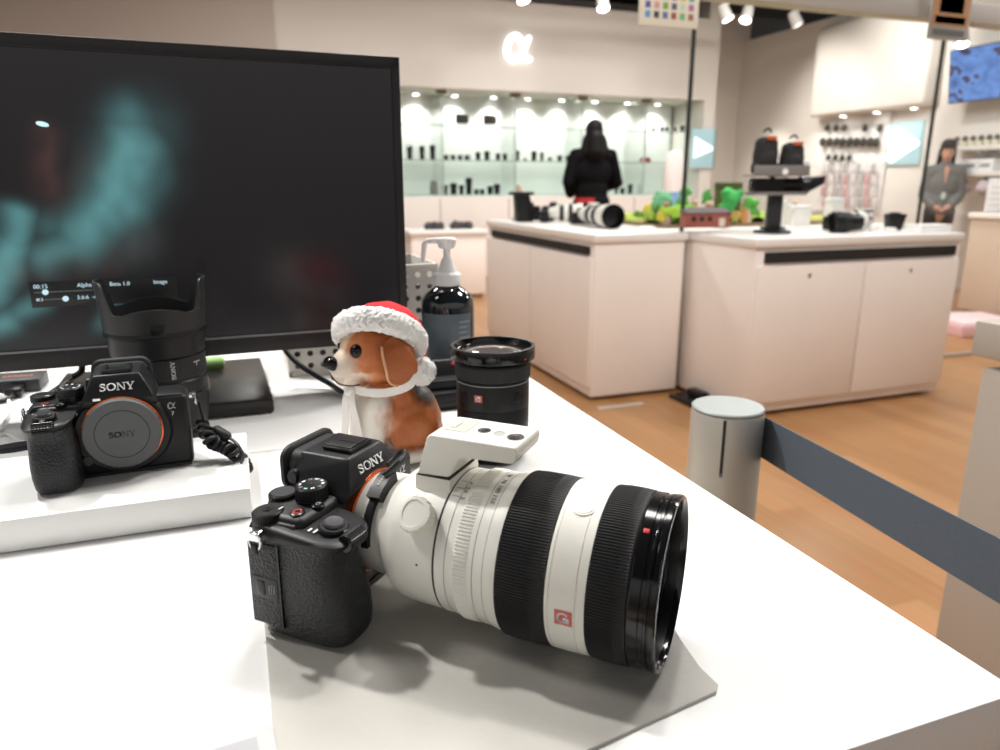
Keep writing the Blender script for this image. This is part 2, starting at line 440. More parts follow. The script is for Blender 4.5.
run([(409.5, 5.5, 13), (422, 5, 13), (432.5, 5.5, 14), (446, 5, 5), (453, 5, 5), (460, 5, 5), (467, 6, 5), (478, 5, 8), (487, 5.5, 9), (498, 4.5, 7), (505, 4.5, 7), (517, 5, 10), (525, 3, 3), (534, 5, 10), (542, 3.5, 9), (550, 4, 4), (560, 5, 6), (568, 5, 6)], 1, 'middle glass shelf')
run([(444, 6, 9), (453, 7, 11), (461, 5, 9), (468.5, 6.5, 16), (476, 5, 5), (482, 5, 5), (490, 6, 8), (497, 6.5, 10), (518, 4, 5), (618, 4, 7), (624, 5, 6), (632, 5, 10)], 0, 'lowest glass shelf')
run([(653, 4, 4), (661, 4, 5), (666, 4, 5), (674, 4, 5), (681, 5, 7), (687, 5, 7)], 2, 'topmost glass shelf beyond the person')
# two camera pouches on the top shelf
for q, (px, lab) in enumerate([(462, 'grey camera pouch nearer the monitor on the topmost glass shelf'), (490, 'grey camera pouch with a slanted lid standing further from the monitor on the topmost shelf')]):
    x = aty(px, 115, 8.65).x
    o = thing('camera_pouch', lab, 'pouch', (x, 8.65, shelf_z[2] + .0022), 0, 'pouches on the top shelf')
    g = mat('charcoal_fabric', (.06, .055, .055), .8, bump=.3, bscale=300)
    MB().b2((-.075, -.05, .03), (.075, .05, .12), .02, 3).build('pouch_body', g, o); MB().hull([(-.077, -.053, .105), (.08, -.053, .105), (-.077, .053, .105), (.095, .053, .085), (-.07, -.04, .14), (.06, -.04, .135), (-.07, .04, .14), (.06, .04, .135)], .01).build('lid', g, o)
    MB().b2((-.06, -.03, 0), (.06, .03, .03), .004).build('plinth', glass_mat('acrylic', (.97, .98, .98)), o)
for q, (px, sh, w, h, col, lab) in enumerate([(433, 0, 6, 13, (.30, .29, .26), 'grey stepped gadget on the lowest glass shelf beside the monitor'), (645.5, 1, 10, 5, (.45, .06, .04), 'flat red box on the middle glass shelf beyond the person'), (675, 1, 5, 10, (.16, .16, .16), 'grey upright box on the middle glass shelf past the red box')]):
    x = aty(px, 150, 8.62).x; w *= pxm; h *= pxm
    o = thing('display_box', lab, 'box', (x, 8.62, shelf_z[sh] + .0022))
    m = mat('box_card_%d' % q, col, .6, var=.1)
    MB().b2((-w / 2, -.05, 0), (w / 2, .05, h * .72), .004).build('carton', m, o); MB().b2((-w / 2 * .86, -.043, h * .72), (w / 2 * .86, .043, h), .006).build('lid', m, o)

# ------------------------------------------------------------------ low display table at the back with two dark items
bt = thing('display_table', 'low cream display block standing in front of the glass showcase', 'display table', (1.93, 7.0, 0))
MB().b2((-.37, -.28, .04), (.37, .35, .62), .006).build('carcass', LAM, bt); MB().b2((-.39, -.30, .62), (.39, .37, .66), .006).build('table_top', LAMT, bt); MB().b2((-.34, -.25, 0), (.34, .32, .04)).build('plinth', mat('tan_plinth', (.34, .25, .18), .6), bt)
for q, (px, lab, w) in enumerate([(434, 'dark glove like camera strap heap on the low cream block nearer the monitor', .085), (461, 'dark camera strap heap on the low cream block nearer the counters', .10)]):
    x = aty(px, 222, 6.95).x
    m = MB()
    for k_ in range(7): m.ell(((k_ - 3) * w / 3.4, random.uniform(-.02, .02), .03 + .012 * (k_ % 2)), (w * .34, .05, .034 + .012 * random.random()), seg=12, rings=8)
    me = fuse(m, .01, 4); o = link_me('camera_strap', me, mat('dark_strap_fabric', (.05, .045, .05), .8, bump=.3, bscale=120)); o.location = (x, 6.95, .658); tag(o, lab, 'strap', 'strap heaps on the low block')

# ------------------------------------------------------------------ island counters
CZ = .845
def counter(name, lab, x0, x1, y0, y1, slots, doors, plinth=.06):
    o = thing(name, lab, 'counter', (x0, y0, 0), 0, 'cream island counters'); w = x1 - x0; d = y1 - y0
    MB().b2((.012, .012, .022), (w - .012, d - .012, CZ - .036), .003).build('carcass', LAM, o)
    MB().b2((0, 0, CZ - .038), (w, d, CZ), .004).build('counter_top', LAMT, o)
    MB().b2((plinth, plinth, 0), (w - plinth, d - plinth, .022)).build('plinth', mat('tan_plinth', (.34, .25, .18), .6), o)
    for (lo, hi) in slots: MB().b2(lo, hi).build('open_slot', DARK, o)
    for (lo, hi, ax) in doors:
        dd = MB().b2(lo, hi, .003).build('door', LAM, o)
        c = [(a + b) / 2 for a, b in zip(lo, hi)]
        if ax == 'y': MB().cyl((c[0] - .02, lo[1] - .004, hi[2] - .05), (c[0] - .02, lo[1] + .001, hi[2] - .05), .010, seg=12).build('lock', CHR, dd)
    return o
counter('island_counter', 'cream counter unit with a drawer slot, end panel facing the desk, behind the pump bottle', 1.64, 2.175, 3.17, 4.78,
        [((-.002, .06, .742), (.02, 1.50, .785))], [((-.004, .02, .07), (.012, .80, .73), 'x'), ((-.004, .81, .07), (.012, 1.58, .73), 'x')])
counter('island_counter', 'cream counter unit with a long dark open slot and two doors behind the belt post', 2.19, 3.475, 2.67, 3.25,
        [((.06, -.002, .735), (1.235, .02, .785))], [((.02, -.004, .07), (.648, .012, .722), 'y'), ((.658, -.004, .07), (1.265, .012, .722), 'y')])
o = thing('island_counter', 'cream counter block behind the clear panel carrying the miniature garden', 'counter', (2.20, 3.32, 0), 0, 'cream island counters')
MB().b2((0, 0, .06), (1.6, 1.75, CZ - .045), .003).build('carcass', LAM, o); MB().b2((-.012, -.0, CZ - .045), (1.62, 1.77, CZ), .004).build('counter_top', LAMT, o); MB().b2((.06, .06, 0), (1.54, 1.7, .06)).build('plinth', mat('tan_plinth', (.34, .25, .18), .6), o)

# stacked papers / drawers seen in the open slot
o = thing('leaflet_stack', 'leaflets lying in the dark open slot of the counter behind the belt post', 'leaflets', (3.22, 2.70, .745))
MB().b2((-.12, -.02, 0), (.14, .1, .016), .002).build('paper', mat('tan_paper', (.5, .36, .2), .7), o); MB().b2((-.10, -.015, .0162), (.1, .09, .022), .002).build('top_sheet', mat('cream_paper', (.6, .5, .4), .7), o)

# ------------------------------------------------------------------ clear glass partition with header rail
PG = glass_mat('partition_glass', (.99, .997, .993), .12)
EDGE = mat('dark_glass_edge', (.035, .04, .038), .25)
GY = 3.275
gp = thing('glass_partition', 'tall clear glass partition panel with dark edges standing behind the island counter', 'partition', (0, 0, 0))
pane = MB().b2((2.20, GY - .005, .02), (3.845, GY + .005, 1.94)).build('glass_sheet', PG, gp)
MB().b2((2.192, GY - .012, .0), (2.206, GY + .006, 1.96)).build('edge_strip', EDGE, gp)
MB().b2((3.84, GY - .007, CZ), (3.855, GY + .007, 1.96)).build('edge_strip', EDGE, gp)
gp2 = thing('glass_partition', 'second clear glass panel running on from the dark joint towards the hanging television', 'partition', (0, 0, 0))
MB().b2((3.862, GY - .005, .02), (6.0, GY + .005, 1.94)).build('glass_sheet', PG, gp2); MB().b2((3.862, GY - .01, 0), (6.0, GY + .01, .02)).build('bottom_rail', ALU, gp2)
hd = MB().b2((1.5, GY - .05, 1.955), (6.2, GY + .05, 2.06), .004); o = hd.build('header_rail', mat('grey_header', (.42, .39, .36), .5)); struct(o); o.name = 'trim_3'
# black floor clamp of the partition
fc = thing('floor_clamp', 'flat black base plate on the wood floor between the two counter units', 'base plate', (2.165, 2.95, 0))
MB().b2((-.09, -.12, 0), (.085, .16, .02), .004).build('plate', BLK, fc); MB().b2((-.02, -.02, .02), (.03, .1, .06), .006).build('socket', BLK, fc); MB().tube([(-.06, -.1, .025), (0, -.06, .03), (.05, -.02, .028)], .008).build('cable', BLK, fc)
st = MB(); pts = [(632, 404), (668, 416), (676, 424)]
a, b, c = [atz(*q, 0) for q in pts]
st.b2((a.x - .2, a.y - .03, .0), (c.x + .02, a.y + .0, .004)); struct(st.build('trim_4', mat('grey_floor_strip', (.55, .50, .46), .4)))

# hanging price card grid and orange notice
def card(name, lab, corners, y, base, items, cat):
    (x0, x1, z0, z1) = corners
    o = thing(name, lab, cat, ((x0 + x1) / 2, y, (z0 + z1) / 2)); w = x1 - x0; h = z1 - z0
    MB().b2((-w / 2, -.004, -h / 2), (w / 2, .004, h / 2), .002).build('card', base, o)
    for (nm, u0, v0, u1, v1, col) in items:
        MB().b2((-w / 2 + u0 * w, -.0048, -h / 2 + v0 * h), (-w / 2 + u1 * w, -.0035, -h / 2 + v1 * h)).build(nm, mat('ink_%d_%d_%d' % tuple(int(c * 99) for c in col), col, .6), o)
    return o
q0, q1 = aty(638, 20, GY - .06), aty(697, 28, GY - .06)
ic = []
cols = [(.12, .30, .55), (.05, .05, .06), (.10, .16, .34), (.30, .08, .06), (.15, .42, .16), (.32, .14, .10), (.08, .10, .30), (.60, .30, .28), (.18, .34, .06), (.10, .10, .18), (.55, .62, .5), (.40, .16, .30), (.55, .22, .12), (.1, .1, .1), (.2, .4, .5), (.3, .1, .3), (.5, .5, .1), (.1, .35, .3)]
for r_ in range(4):
    for c_ in range(6):
        ic.append(('picture', .10 + c_ * .145, .18 + r_ * .215, .10 + c_ * .145 + .085, .18 + r_ * .215 + .15, cols[(r_ * 6 + c_) % 18]))
card('hanging_card', 'cream hanging card printed with a grid of small coloured pictures below the header rail', (q0.x, q1.x, aty(667, 27, GY - .06).z, 1.99), GY - .062, mat('cream_card', (.72, .67, .56), .6), ic, 'card')
q0, q1 = aty(922, 20, GY - .012), aty(957, 35, GY - .012); zb = aty(940, 40, GY - .075).z
card('notice_poster', 'orange brown notice with a grey foot hanging on the partition near the television', (q0.x - .02, q1.x, zb, 2.12), GY - .075, mat('grey_card', (.35, .33, .30), .5),
     [('print', .04, .26, .96, .99, (.42, .22, .10)), ('picture', .2, .5, .8, .9, (.62, .42, .24)), ('text_block', .12, .3, .88, .44, (.10, .06, .04)), ('text_block', .1, .08, .9, .2, (.12, .12, .12))], 'poster')

# ------------------------------------------------------------------ far right: accessory wall, posters, television, shelves, till counter
pw = lambda x, y: atx(x, y, XR)
def wall_panel(px0, py0, px1, py1):
    a = pw((px0 + px1) / 2, py0); b = pw((px0 + px1) / 2, py1); c = pw(px0, (py0 + py1) / 2); d = pw(px1, (py0 + py1) / 2)
    return d.y, c.y, b.z, a.z
BLUE = mat('pale_blue_print', (.38, .58, .64), .5, emit=(.5, .72, .78), estr=.25)
ARW = mat('lit_white_arrow', (.95, .95, .95), .5, emit=(1, 1, 1), estr=.9)
def arrow_panel(y0, y1, z0, z1, lab):
    o = thing('arrow_sign', lab, 'sign', (XR - .02, (y0 + y1) / 2, (z0 + z1) / 2)); w = y1 - y0; h = z1 - z0
    MB().b2((-.012, -w / 2, -h / 2), (.012, w / 2, h / 2), .003).build('backlit_panel', BLUE, o)
    M_ = T(-.013, 0, 0) @ RZ(-90) @ RX(90)
    t = MB(); t.prism([(-w * .46, -h * .36), (-w * .34, h * .42), (-w * .18, h * .36), (w * .48, 0.0), (w * .44, -h * .06), (-w * .30, -h * .45)], 0, .01, M_); t.build('arrow', ARW, o)
arrow_panel(*wall_panel(890, 122, 923, 165), 'backlit pale blue panel with a white arrow shape between the wire rack and the woman')
# second panel, set on the end wall past the glass case
q0, q1 = aty(692, 140, YF - .03), aty(716, 140, YF - .03)
o = thing('arrow_sign', 'pale blue panel with a white arrow shape at the end of the glass showcase', 'sign', ((q0.x + q1.x) / 2, YF - .02, 1.53))
w = q1.x - q0.x
MB().b2((-w / 2, -.012, -.24), (w / 2, .012, .24), .003).build('backlit_panel', BLUE, o); MB().b2((w / 2 - .03, -.014, -.24), (w / 2, .013, .24), .002).build('edge', mat('grey_blue_edge', (.25, .38, .42), .5), o)
t = MB(); t.prism([(-w * .4, -.12), (-w * .4, .14), (w * .36, .02), (w * .36, -.02)], 0, .01, T(0, -.013, 0) @ RX(90)); t.build('arrow', ARW, o)

# wire rack of hanging accessories
y0, y1, z0, z1 = wall_panel(818, 115, 887, 212)
rk = thing('wire_rack', 'white wire grid rack on the wall hung with rows of small accessories', 'rack', (XR - .04, (y0 + y1) / 2, (z0 + z1) / 2)); w = y1 - y0; h = z1 - z0
g = MB()
for q in range(9): yy = -w / 2 + w * q / 8; g.cyl((0, yy, -h / 2), (0, yy, h / 2), .004, seg=6)
for q in range(9): zz = -h / 2 + h * q / 8; g.cyl((0, -w / 2, zz), (0, w / 2, zz), .004, seg=6)
g.build('grid', mat('white_wire', (.78, .78, .77), .4), rk); MB().b2((.015, -w / 2, -h / 2), (.03, w / 2, h / 2)).build('board', mat('white_board', (.82, .80, .78), .6), rk)
def hang_item(kind):
    o = thing('hanging_pouch', 'x', 'pouch', (0, 0, 0), 0, 'pouches hung on the wire rack')
    if kind == 0:
        MB().ell((-.045, 0, -.06), (.03, .05, .055), seg=14, rings=10).build('pouch_body', mat('olive_black_fabric', (.035, .03, .024), .8, bump=.3, bscale=100), o)
    else:
        MB().b2((-.05, -.035, -.17), (-.035, .035, -.03), .004).build('packet', mat('clear_white_packet', (.72, .68, .68), .4), o)
    MB().tube([(.0, 0, .004), (-.04, 0, .004), (-.05, 0, .012)], .004).build('hook', CHR, o); return o
hA = hang_item(0); hB = hang_item(1); MATS2 = [mat('packet_pink', (.62, .34, .36), .5), mat('packet_white', (.74, .70, .71), .5), mat('packet_grey', (.45, .43, .44), .5)]
fa = True
rows = [(128, [833, 842, 850, 871, 886], 'topmost row', .8), (141, [829, 836, 843, 849, 856, 863, 870, 877, 883], 'second row', 1.0), (158, [834, 841, 848, 855], 'third row', .75)]
for (py, pxs, nm, sc) in rows:
    for q, px in enumerate(pxs):
        P_ = pw(px, py - 4); L_ = ORD[q] + ' dark pouch from the backpacks in the ' + nm + ' of the wire rack'
        if fa: hA.location = (XR - .05, P_.y, P_.z); hA['label'] = L_; hA.scale = (sc,) * 3; fa = False
        else: dup(hA, (XR - .05, P_.y, P_.z), 0, L_, sc)
fb = True; rj = 0
for r_, py in enumerate([166, 177, 189, 200]):
    for q in range(8):
        px = 829 + q * 7.2 + (r_ % 2); P_ = pw(px, py - 4); L_ = ORD[q] + ' pale packet from the backpacks, ' + ['uppermost', 'second', 'third', 'lowest'][r_] + ' packet row of the wire rack'
        if fb: o = hB; o.location = (XR - .05, P_.y, P_.z); o['label'] = L_; fb = False
        else: o = dup(hB, (XR - .05, P_.y, P_.z), 0, L_, .8)
        o['group'] = 'packets on the wire rack'; o.name = 'hanging_packet'; o['category'] = 'packet'
        for ch in o.children:
            if ch.name.startswith('packet') and o is not hB:
                ch.data = ch.data.copy(); ch.data.materials.clear(); ch.data.materials.append(MATS2[(q * 7 + r_ * 3) % 3 if r_ > 0 else 1 + q % 2])

# television on the wall
y0, y1, z0, z1 = wall_panel(962, 48, 1030, 102)
tv = thing('television', 'black framed television showing a blue picture high on the wall', 'television', (XR - .28, (y0 + y1) / 2 - .1, (z0 + z1) / 2), 0); w = (y1 - y0) ; h = (z1 - z0)
tv.rotation_euler = (0, R(-9), 0)
MB().b2((-.02, -w / 2, -h / 2), (.03, w / 2, h / 2), .006).build('housing', BLKS, tv)
bm_ = bmesh.new(); bmesh.ops.create_grid(bm_, x_segments=60, y_segments=36, size=.5); me = bpy.data.meshes.new('s'); bm_.to_mesh(me); bm_.free()
def tvcol(v):
    n = noise.noise(Vector((v.x * 5, v.y * 4, 1))) + .5 * noise.noise(Vector((v.x * 11, v.y * 10, 4)))
    if n > .30: return (.04, .03, .09)
    k_ = .5 + n; return (.06 + .10 * k_, .16 + .18 * k_, .45 + .35 * k_)
paint(me, tvcol)
for v in me.vertices: v.co = Vector((-.0205, -v.co.x * w * .97, v.co.y * h * .95))
link_me('screen_picture', me, attr_mat('tv_picture', .3, 1.1), tv); MB().b2((.03, -.1, -.1), (.27, .1, .1), .01).build('wall_bracket', BLK, tv)

# two white wall shelves and things on them
WSH = mat('white_shelf', (.82, .79, .75), .5)
def wshelf(py, lab, items):
    a = pw(944, py); z = a.z
    X0 = XR - .26; yy = atx(944, py, X0)
    o = thing('wall_shelf', lab, 'shelf', (X0, yy.y, yy.z), 0, 'white wall shelves')
    MB().b2((0, -2.2, -.045), (.255, 0, 0), .003).build('board', WSH, o)
    for q_ in (-.3, -1.2): MB().hull([(.255, q_ - .012, -.045), (.255, q_ + .012, -.045), (.255, q_ - .012, -.14), (.255, q_ + .012, -.14), (.08, q_ - .012, -.045), (.08, q_ + .012, -.045)]).build('bracket', WSH, o)
    return X0, yy.z
X0, za = wshelf(147, 'upper white wall shelf with small dark gadgets beside the standing woman', None)
X0, zb_ = wshelf(172, 'lower white wall shelf with white cartons beside the standing woman', None)
for q, px in enumerate([957, 965, 973, 981, 989, 997]):
    P_ = atx(px, 140, X0 + .12)
    o = thing('shelf_gadget', ORD[q] + ' small olive and white gadget from the woman on the upper wall shelf', 'gadget', (X0 + .12, P_.y, za), 0, 'gadgets on the upper wall shelf')
    MB().b2((-.03, -.028, 0), (.03, .028, .05), .008).build('stand', mat('pale_stand', (.7, .66, .5), .5), o); MB().ell((0, 0, .075), (.025, .03, .03), seg=12, rings=8).build('gadget_body', mat('olive_gadget', (.10, .085, .05), .6), o)
for q, px in enumerate([962, 976, 991]):
    P_ = atx(px, 165, X0 + .12)
    o = thing('white_carton', ORD[q] + ' white carton from the woman on the lower wall shelf', 'carton', (X0 + .12, P_.y, zb_), 0, 'cartons on the lower wall shelf')
    MB().b2((-.08, -.075, 0), (.08, .075, .12), .003).build('carton_body', WHT, o); MB().b2((-.0815, -.05, .04), (-.079, .05, .075)).build('print', mat('grey_print', (.3, .3, .3), .6), o)
for q, (px, col) in enumerate([(972, (.45, .36, .36)), (984, (.55, .45, .47)), (996, (.40, .35, .38))]):
    P_ = atx(px, 190, 6.6); P_.y = P_.y - (q - 1) * .10
    o = thing('soft_pouch', ORD[q] + ' pinkish soft pouch from the woman below the wall shelves', 'pouch', (7.02, P_.y * 7.02 / 6.6, .982), 0, 'pink pouches below the wall shelves')
    me = fuse(MB().ell((0, 0, .06), (.08, .09, .06)).ell((.01, .02, .1), (.06, .06, .05)), .02, 3); link_me('pouch_body', me, mat('pouch_%d' % q, col, .8), o); MB().tube([(-.0, -.04, .12), (0, 0, .17), (0, .04, .12)], .008).build('strap', BLK, o)
o = thing('side_counter', 'beige side counter under the wall shelves behind the till counter', 'counter', (6.85, 2.6, 0)); MB().b2((0, 0, 0), (.38, 2.35, .94), .004).build('carcass', LAMG, o); MB().b2((-.02, -.02, .94), (.38, 2.37, .98), .004).build('counter_top', LAM, o)
tc_ = thing('till_counter', 'beige till counter with a pale top in front of the standing woman', 'counter', (5.64, 1.6, 0))
MB().b2((.02, 0, .08), (.62, 2.72, .82), .004).build('carcass', mat('beige_laminate', (.60, .48, .38), .5, var=.03), tc_); MB().b2((0, -.01, .82), (.65, 2.74, .86), .004).build('counter_top', LAM, tc_); MB().b2((.05, .05, 0), (.6, 2.68, .08)).build('plinth', LAMG, tc_)
P_ = atz(953, 212, .86)
o = thing('paper_sign', 'white paper notice in a stand on the corner of the till counter', 'notice', (5.75, 4.2, .86), R(-20)); MB().b2((-.09, -.004, .01), (.09, .004, .27), .002).build('sheet', WHT, o); MB().b2((-.05, -.03, 0), (.05, .03, .012), .003).build('foot', glass_mat('acrylic_foot', (.95, .97, .97)), o)
t = MB()
for q in range(4): t.b2((-.06, -.0046, .06 + q * .045), (.04 - .02 * (q % 2), -.0035, .07 + q * .045))
t.build('print', mat('pale_grey_print', (.55, .55, .55), .6), o)
P_ = Vector((5.80, 3.70, .86)); o = thing('tissue_box', 'white tissue box with a tissue peak on the till counter', 'tissue box', (P_.x, P_.y, .86), R(10))
MB().b2((-.09, -.06, 0), (.09, .06, .07), .006).build('box_body', WHT, o); me = fuse(MB().chain([(-.03, 0, .06), (.0, 0, .13), (.03, .01, .19)], [.035, .03, .012]), .008, 3); link_me('tissue', me, WHT, o)
P_ = atz(1001, 212, .86); o = thing('desk_plant', 'small dark green plant beside the tissue box on the till counter', 'plant', (P_.x + .02, P_.y - .12, .86)); MB().lathe([(0, 0), (.035, 0), (.045, .07), (.038, .07), (0, .06)], 16).build('pot', mat('grey_pot', (.3, .3, .3), .6), o)
t = MB()
for q in range(14): a = q * 2.4; t.ell((.035 * math.cos(a), .035 * math.sin(a), .09 + .006 * q), (.022, .012, .03), Matrix.Rotation(a, 3, 'Z') @ Matrix.Rotation(.6, 3, 'Y'), 8, 6)
t.build('foliage', mat('dark_leaf', (.02, .07, .03), .6), o)
a = atz(972, 330, 0)
o = thing('pink_mat', 'pale pink patterned box lying on the wood floor beside the till counter', 'box', (a.x - .1, a.y, 0), R(-12)); MB().b2((-.22, -.25, 0), (.35, .25, .09), .01).build('box_body', mat('pale_pink_card', (.80, .52, .56), .6, var=.15, vscale=10), o); MB().b2((-.20, -.23, .09), (.33, .23, .105), .004).build('lid', mat('pink_white_card', (.82, .66, .68), .6, var=.12, vscale=14), o); o.name = 'pink_box'

# near greige counter on the other side of the aisle
gc = thing('aisle_counter', 'greige counter with an overhanging slab top beside the belt', 'counter', (1.265, -.6, 0))
MB().b2((.004, 0, .06), (.9, 1.50, .755), .003).build('carcass', LAMG, gc); MB().b2((0, -.02, .775), (.92, 1.525, .84), .003).build('counter_top', LAMG, gc); MB().b2((.04, .02, .755), (.88, 1.48, .775)).build('recess', mat('brown_recess', (.20, .16, .13), .7), gc); MB().b2((.06, .05, 0), (.86, 1.44, .06)).build('plinth', LAMG, gc)

# ------------------------------------------------------------------ track spotlights
trk = MB().b2((3.0, 6.9, 3.16), (6.6, 6.94, 3.2), .004).build('lighting_track', mat('grey_track', (.35, .34, .33), .5)); tag(trk, 'pale lighting track under the black ceiling over the back of the shop', 'track')
SPW = mat('white_spot_can', (.62, .60, .57), .45)
def head():
    o = thing('track_spotlight', 'x', 'spotlight', (0, 0, 0), 0, 'spotlights on the lighting track')
    Mt = RX(-28)
    MB(Mt).lathe([(0, .13), (.045, .13), (.055, .11), (.062, -.03), (.056, -.03), (.05, -.01), (0, -.01)], 24).build('can', SPW, o)
    MB(Mt).lathe([(0, -.012), (.054, -.012), (.054, -.024), (0, -.024)], 24).build('lamp_face', EMW, o)
    MB().cyl((0, .0, .08), (0, 0, .24), .012, seg=10).build('stem', SPW, o); MB().b2((-.06, -.018, .235), (.06, .018, .255), .004).build('adapter', SPW, o); return o
h0 = head(); first = True
for q, (px, py, rz) in enumerate([(523, -2, 10), (603, 6, -10), (727, 17, 40), (746, 18, -60), (797, 23, 60), (962, 42, -40)]):
    P_ = aty(px, py, 6.92) if px < 900 else aty(px, py, 5.4)
    L_ = ORD[q] + ' white track spotlight under the black ceiling counting from the letter sign'
    if first: h0.location = P_; h0['label'] = L_; h0.rotation_euler = (0, 0, R(rz)); first = False
    else: dup(h0, P_, R(rz), L_)
trk.location = (0, 0, aty(727, 17, 6.92).z + .255 - 3.16)
P_ = aty(962, 42, 5.4); tag(MB().b2((P_.x - .5, 5.38, P_.z + .255), (P_.x + .6, 5.42, P_.z + .295), .004).build('lighting_track', mat('grey_track', (.35, .34, .33), .5)), 'short lighting track over the television', 'track')
# ------------------------------------------------------------------ demo table
TZ = .82
TOP = mat('white_desk_laminate', (.86, .86, .85), .32, var=.01)
DSIDE = mat('desk_cream_side', (.84, .76, .66), .5, var=.03)
desk = thing('demo_desk', 'long white topped demo desk carrying the cameras and the monitor', 'desk', (-.9, .212, 0))
MB().b2((0, 0, TZ - .045), (1.272, .512, TZ), .002).build('desk_top', TOP, desk); MB().b2((0, .5135, TZ - .045), (1.272, 1.0, TZ), .002).build('desk_top', TOP, desk)
MB().b2((.02, .02, .08), (1.25, .98, TZ - .045), .003).build('carcass', DSIDE, desk); MB().b2((.06, .06, 0), (1.2, .94, .08)).build('plinth', LAMG, desk)
MB().b2((0, .0, TZ - .047), (1.274, 1.0, TZ - .040), .001).build('edge_band', mat('tan_edge_band', (.50, .36, .24), .5), desk)
# grey leather like mat under the large camera
def mat_sheet():
    a, b, c, d, e = [atz(*q, TZ) for q in ((720, 690), (665, 607), (560, 752), (276, 752), (257, 538))]
    m = MB(); pts = [(-.003, .15), (.02 + .03, .168), (c.x - .02, c.y - .010), (a.x - .004, a.y - .002), (a.x, a.y + .002), (.2215, .285), (.226, .312), (.2355, .345), (.243, .375), (.245, .40), (.24, .44), (.22, .52), (-.003, .528)]
    m.prism(pts, TZ, TZ + .002); return m
o = mat_sheet().build('display_mat', mat('grey_mat_sheet', (.46, .445, .41), .5, var=.05, vscale=25, bump=.1, bscale=200)); tag(o, 'thin grey mat with one curved corner under the camera with the big white lens', 'mat')
MZ = TZ + .0022
# white riser under the other camera
RZ_ = TZ + .026
o = MB().b2((-.50, .569, TZ + .0003), (-.005, .712, RZ_), .0015).build('display_riser', mat('white_riser_acrylic', (.80, .80, .79), .3)); tag(o, 'low white riser board under the camera with the grey body cap', 'riser')

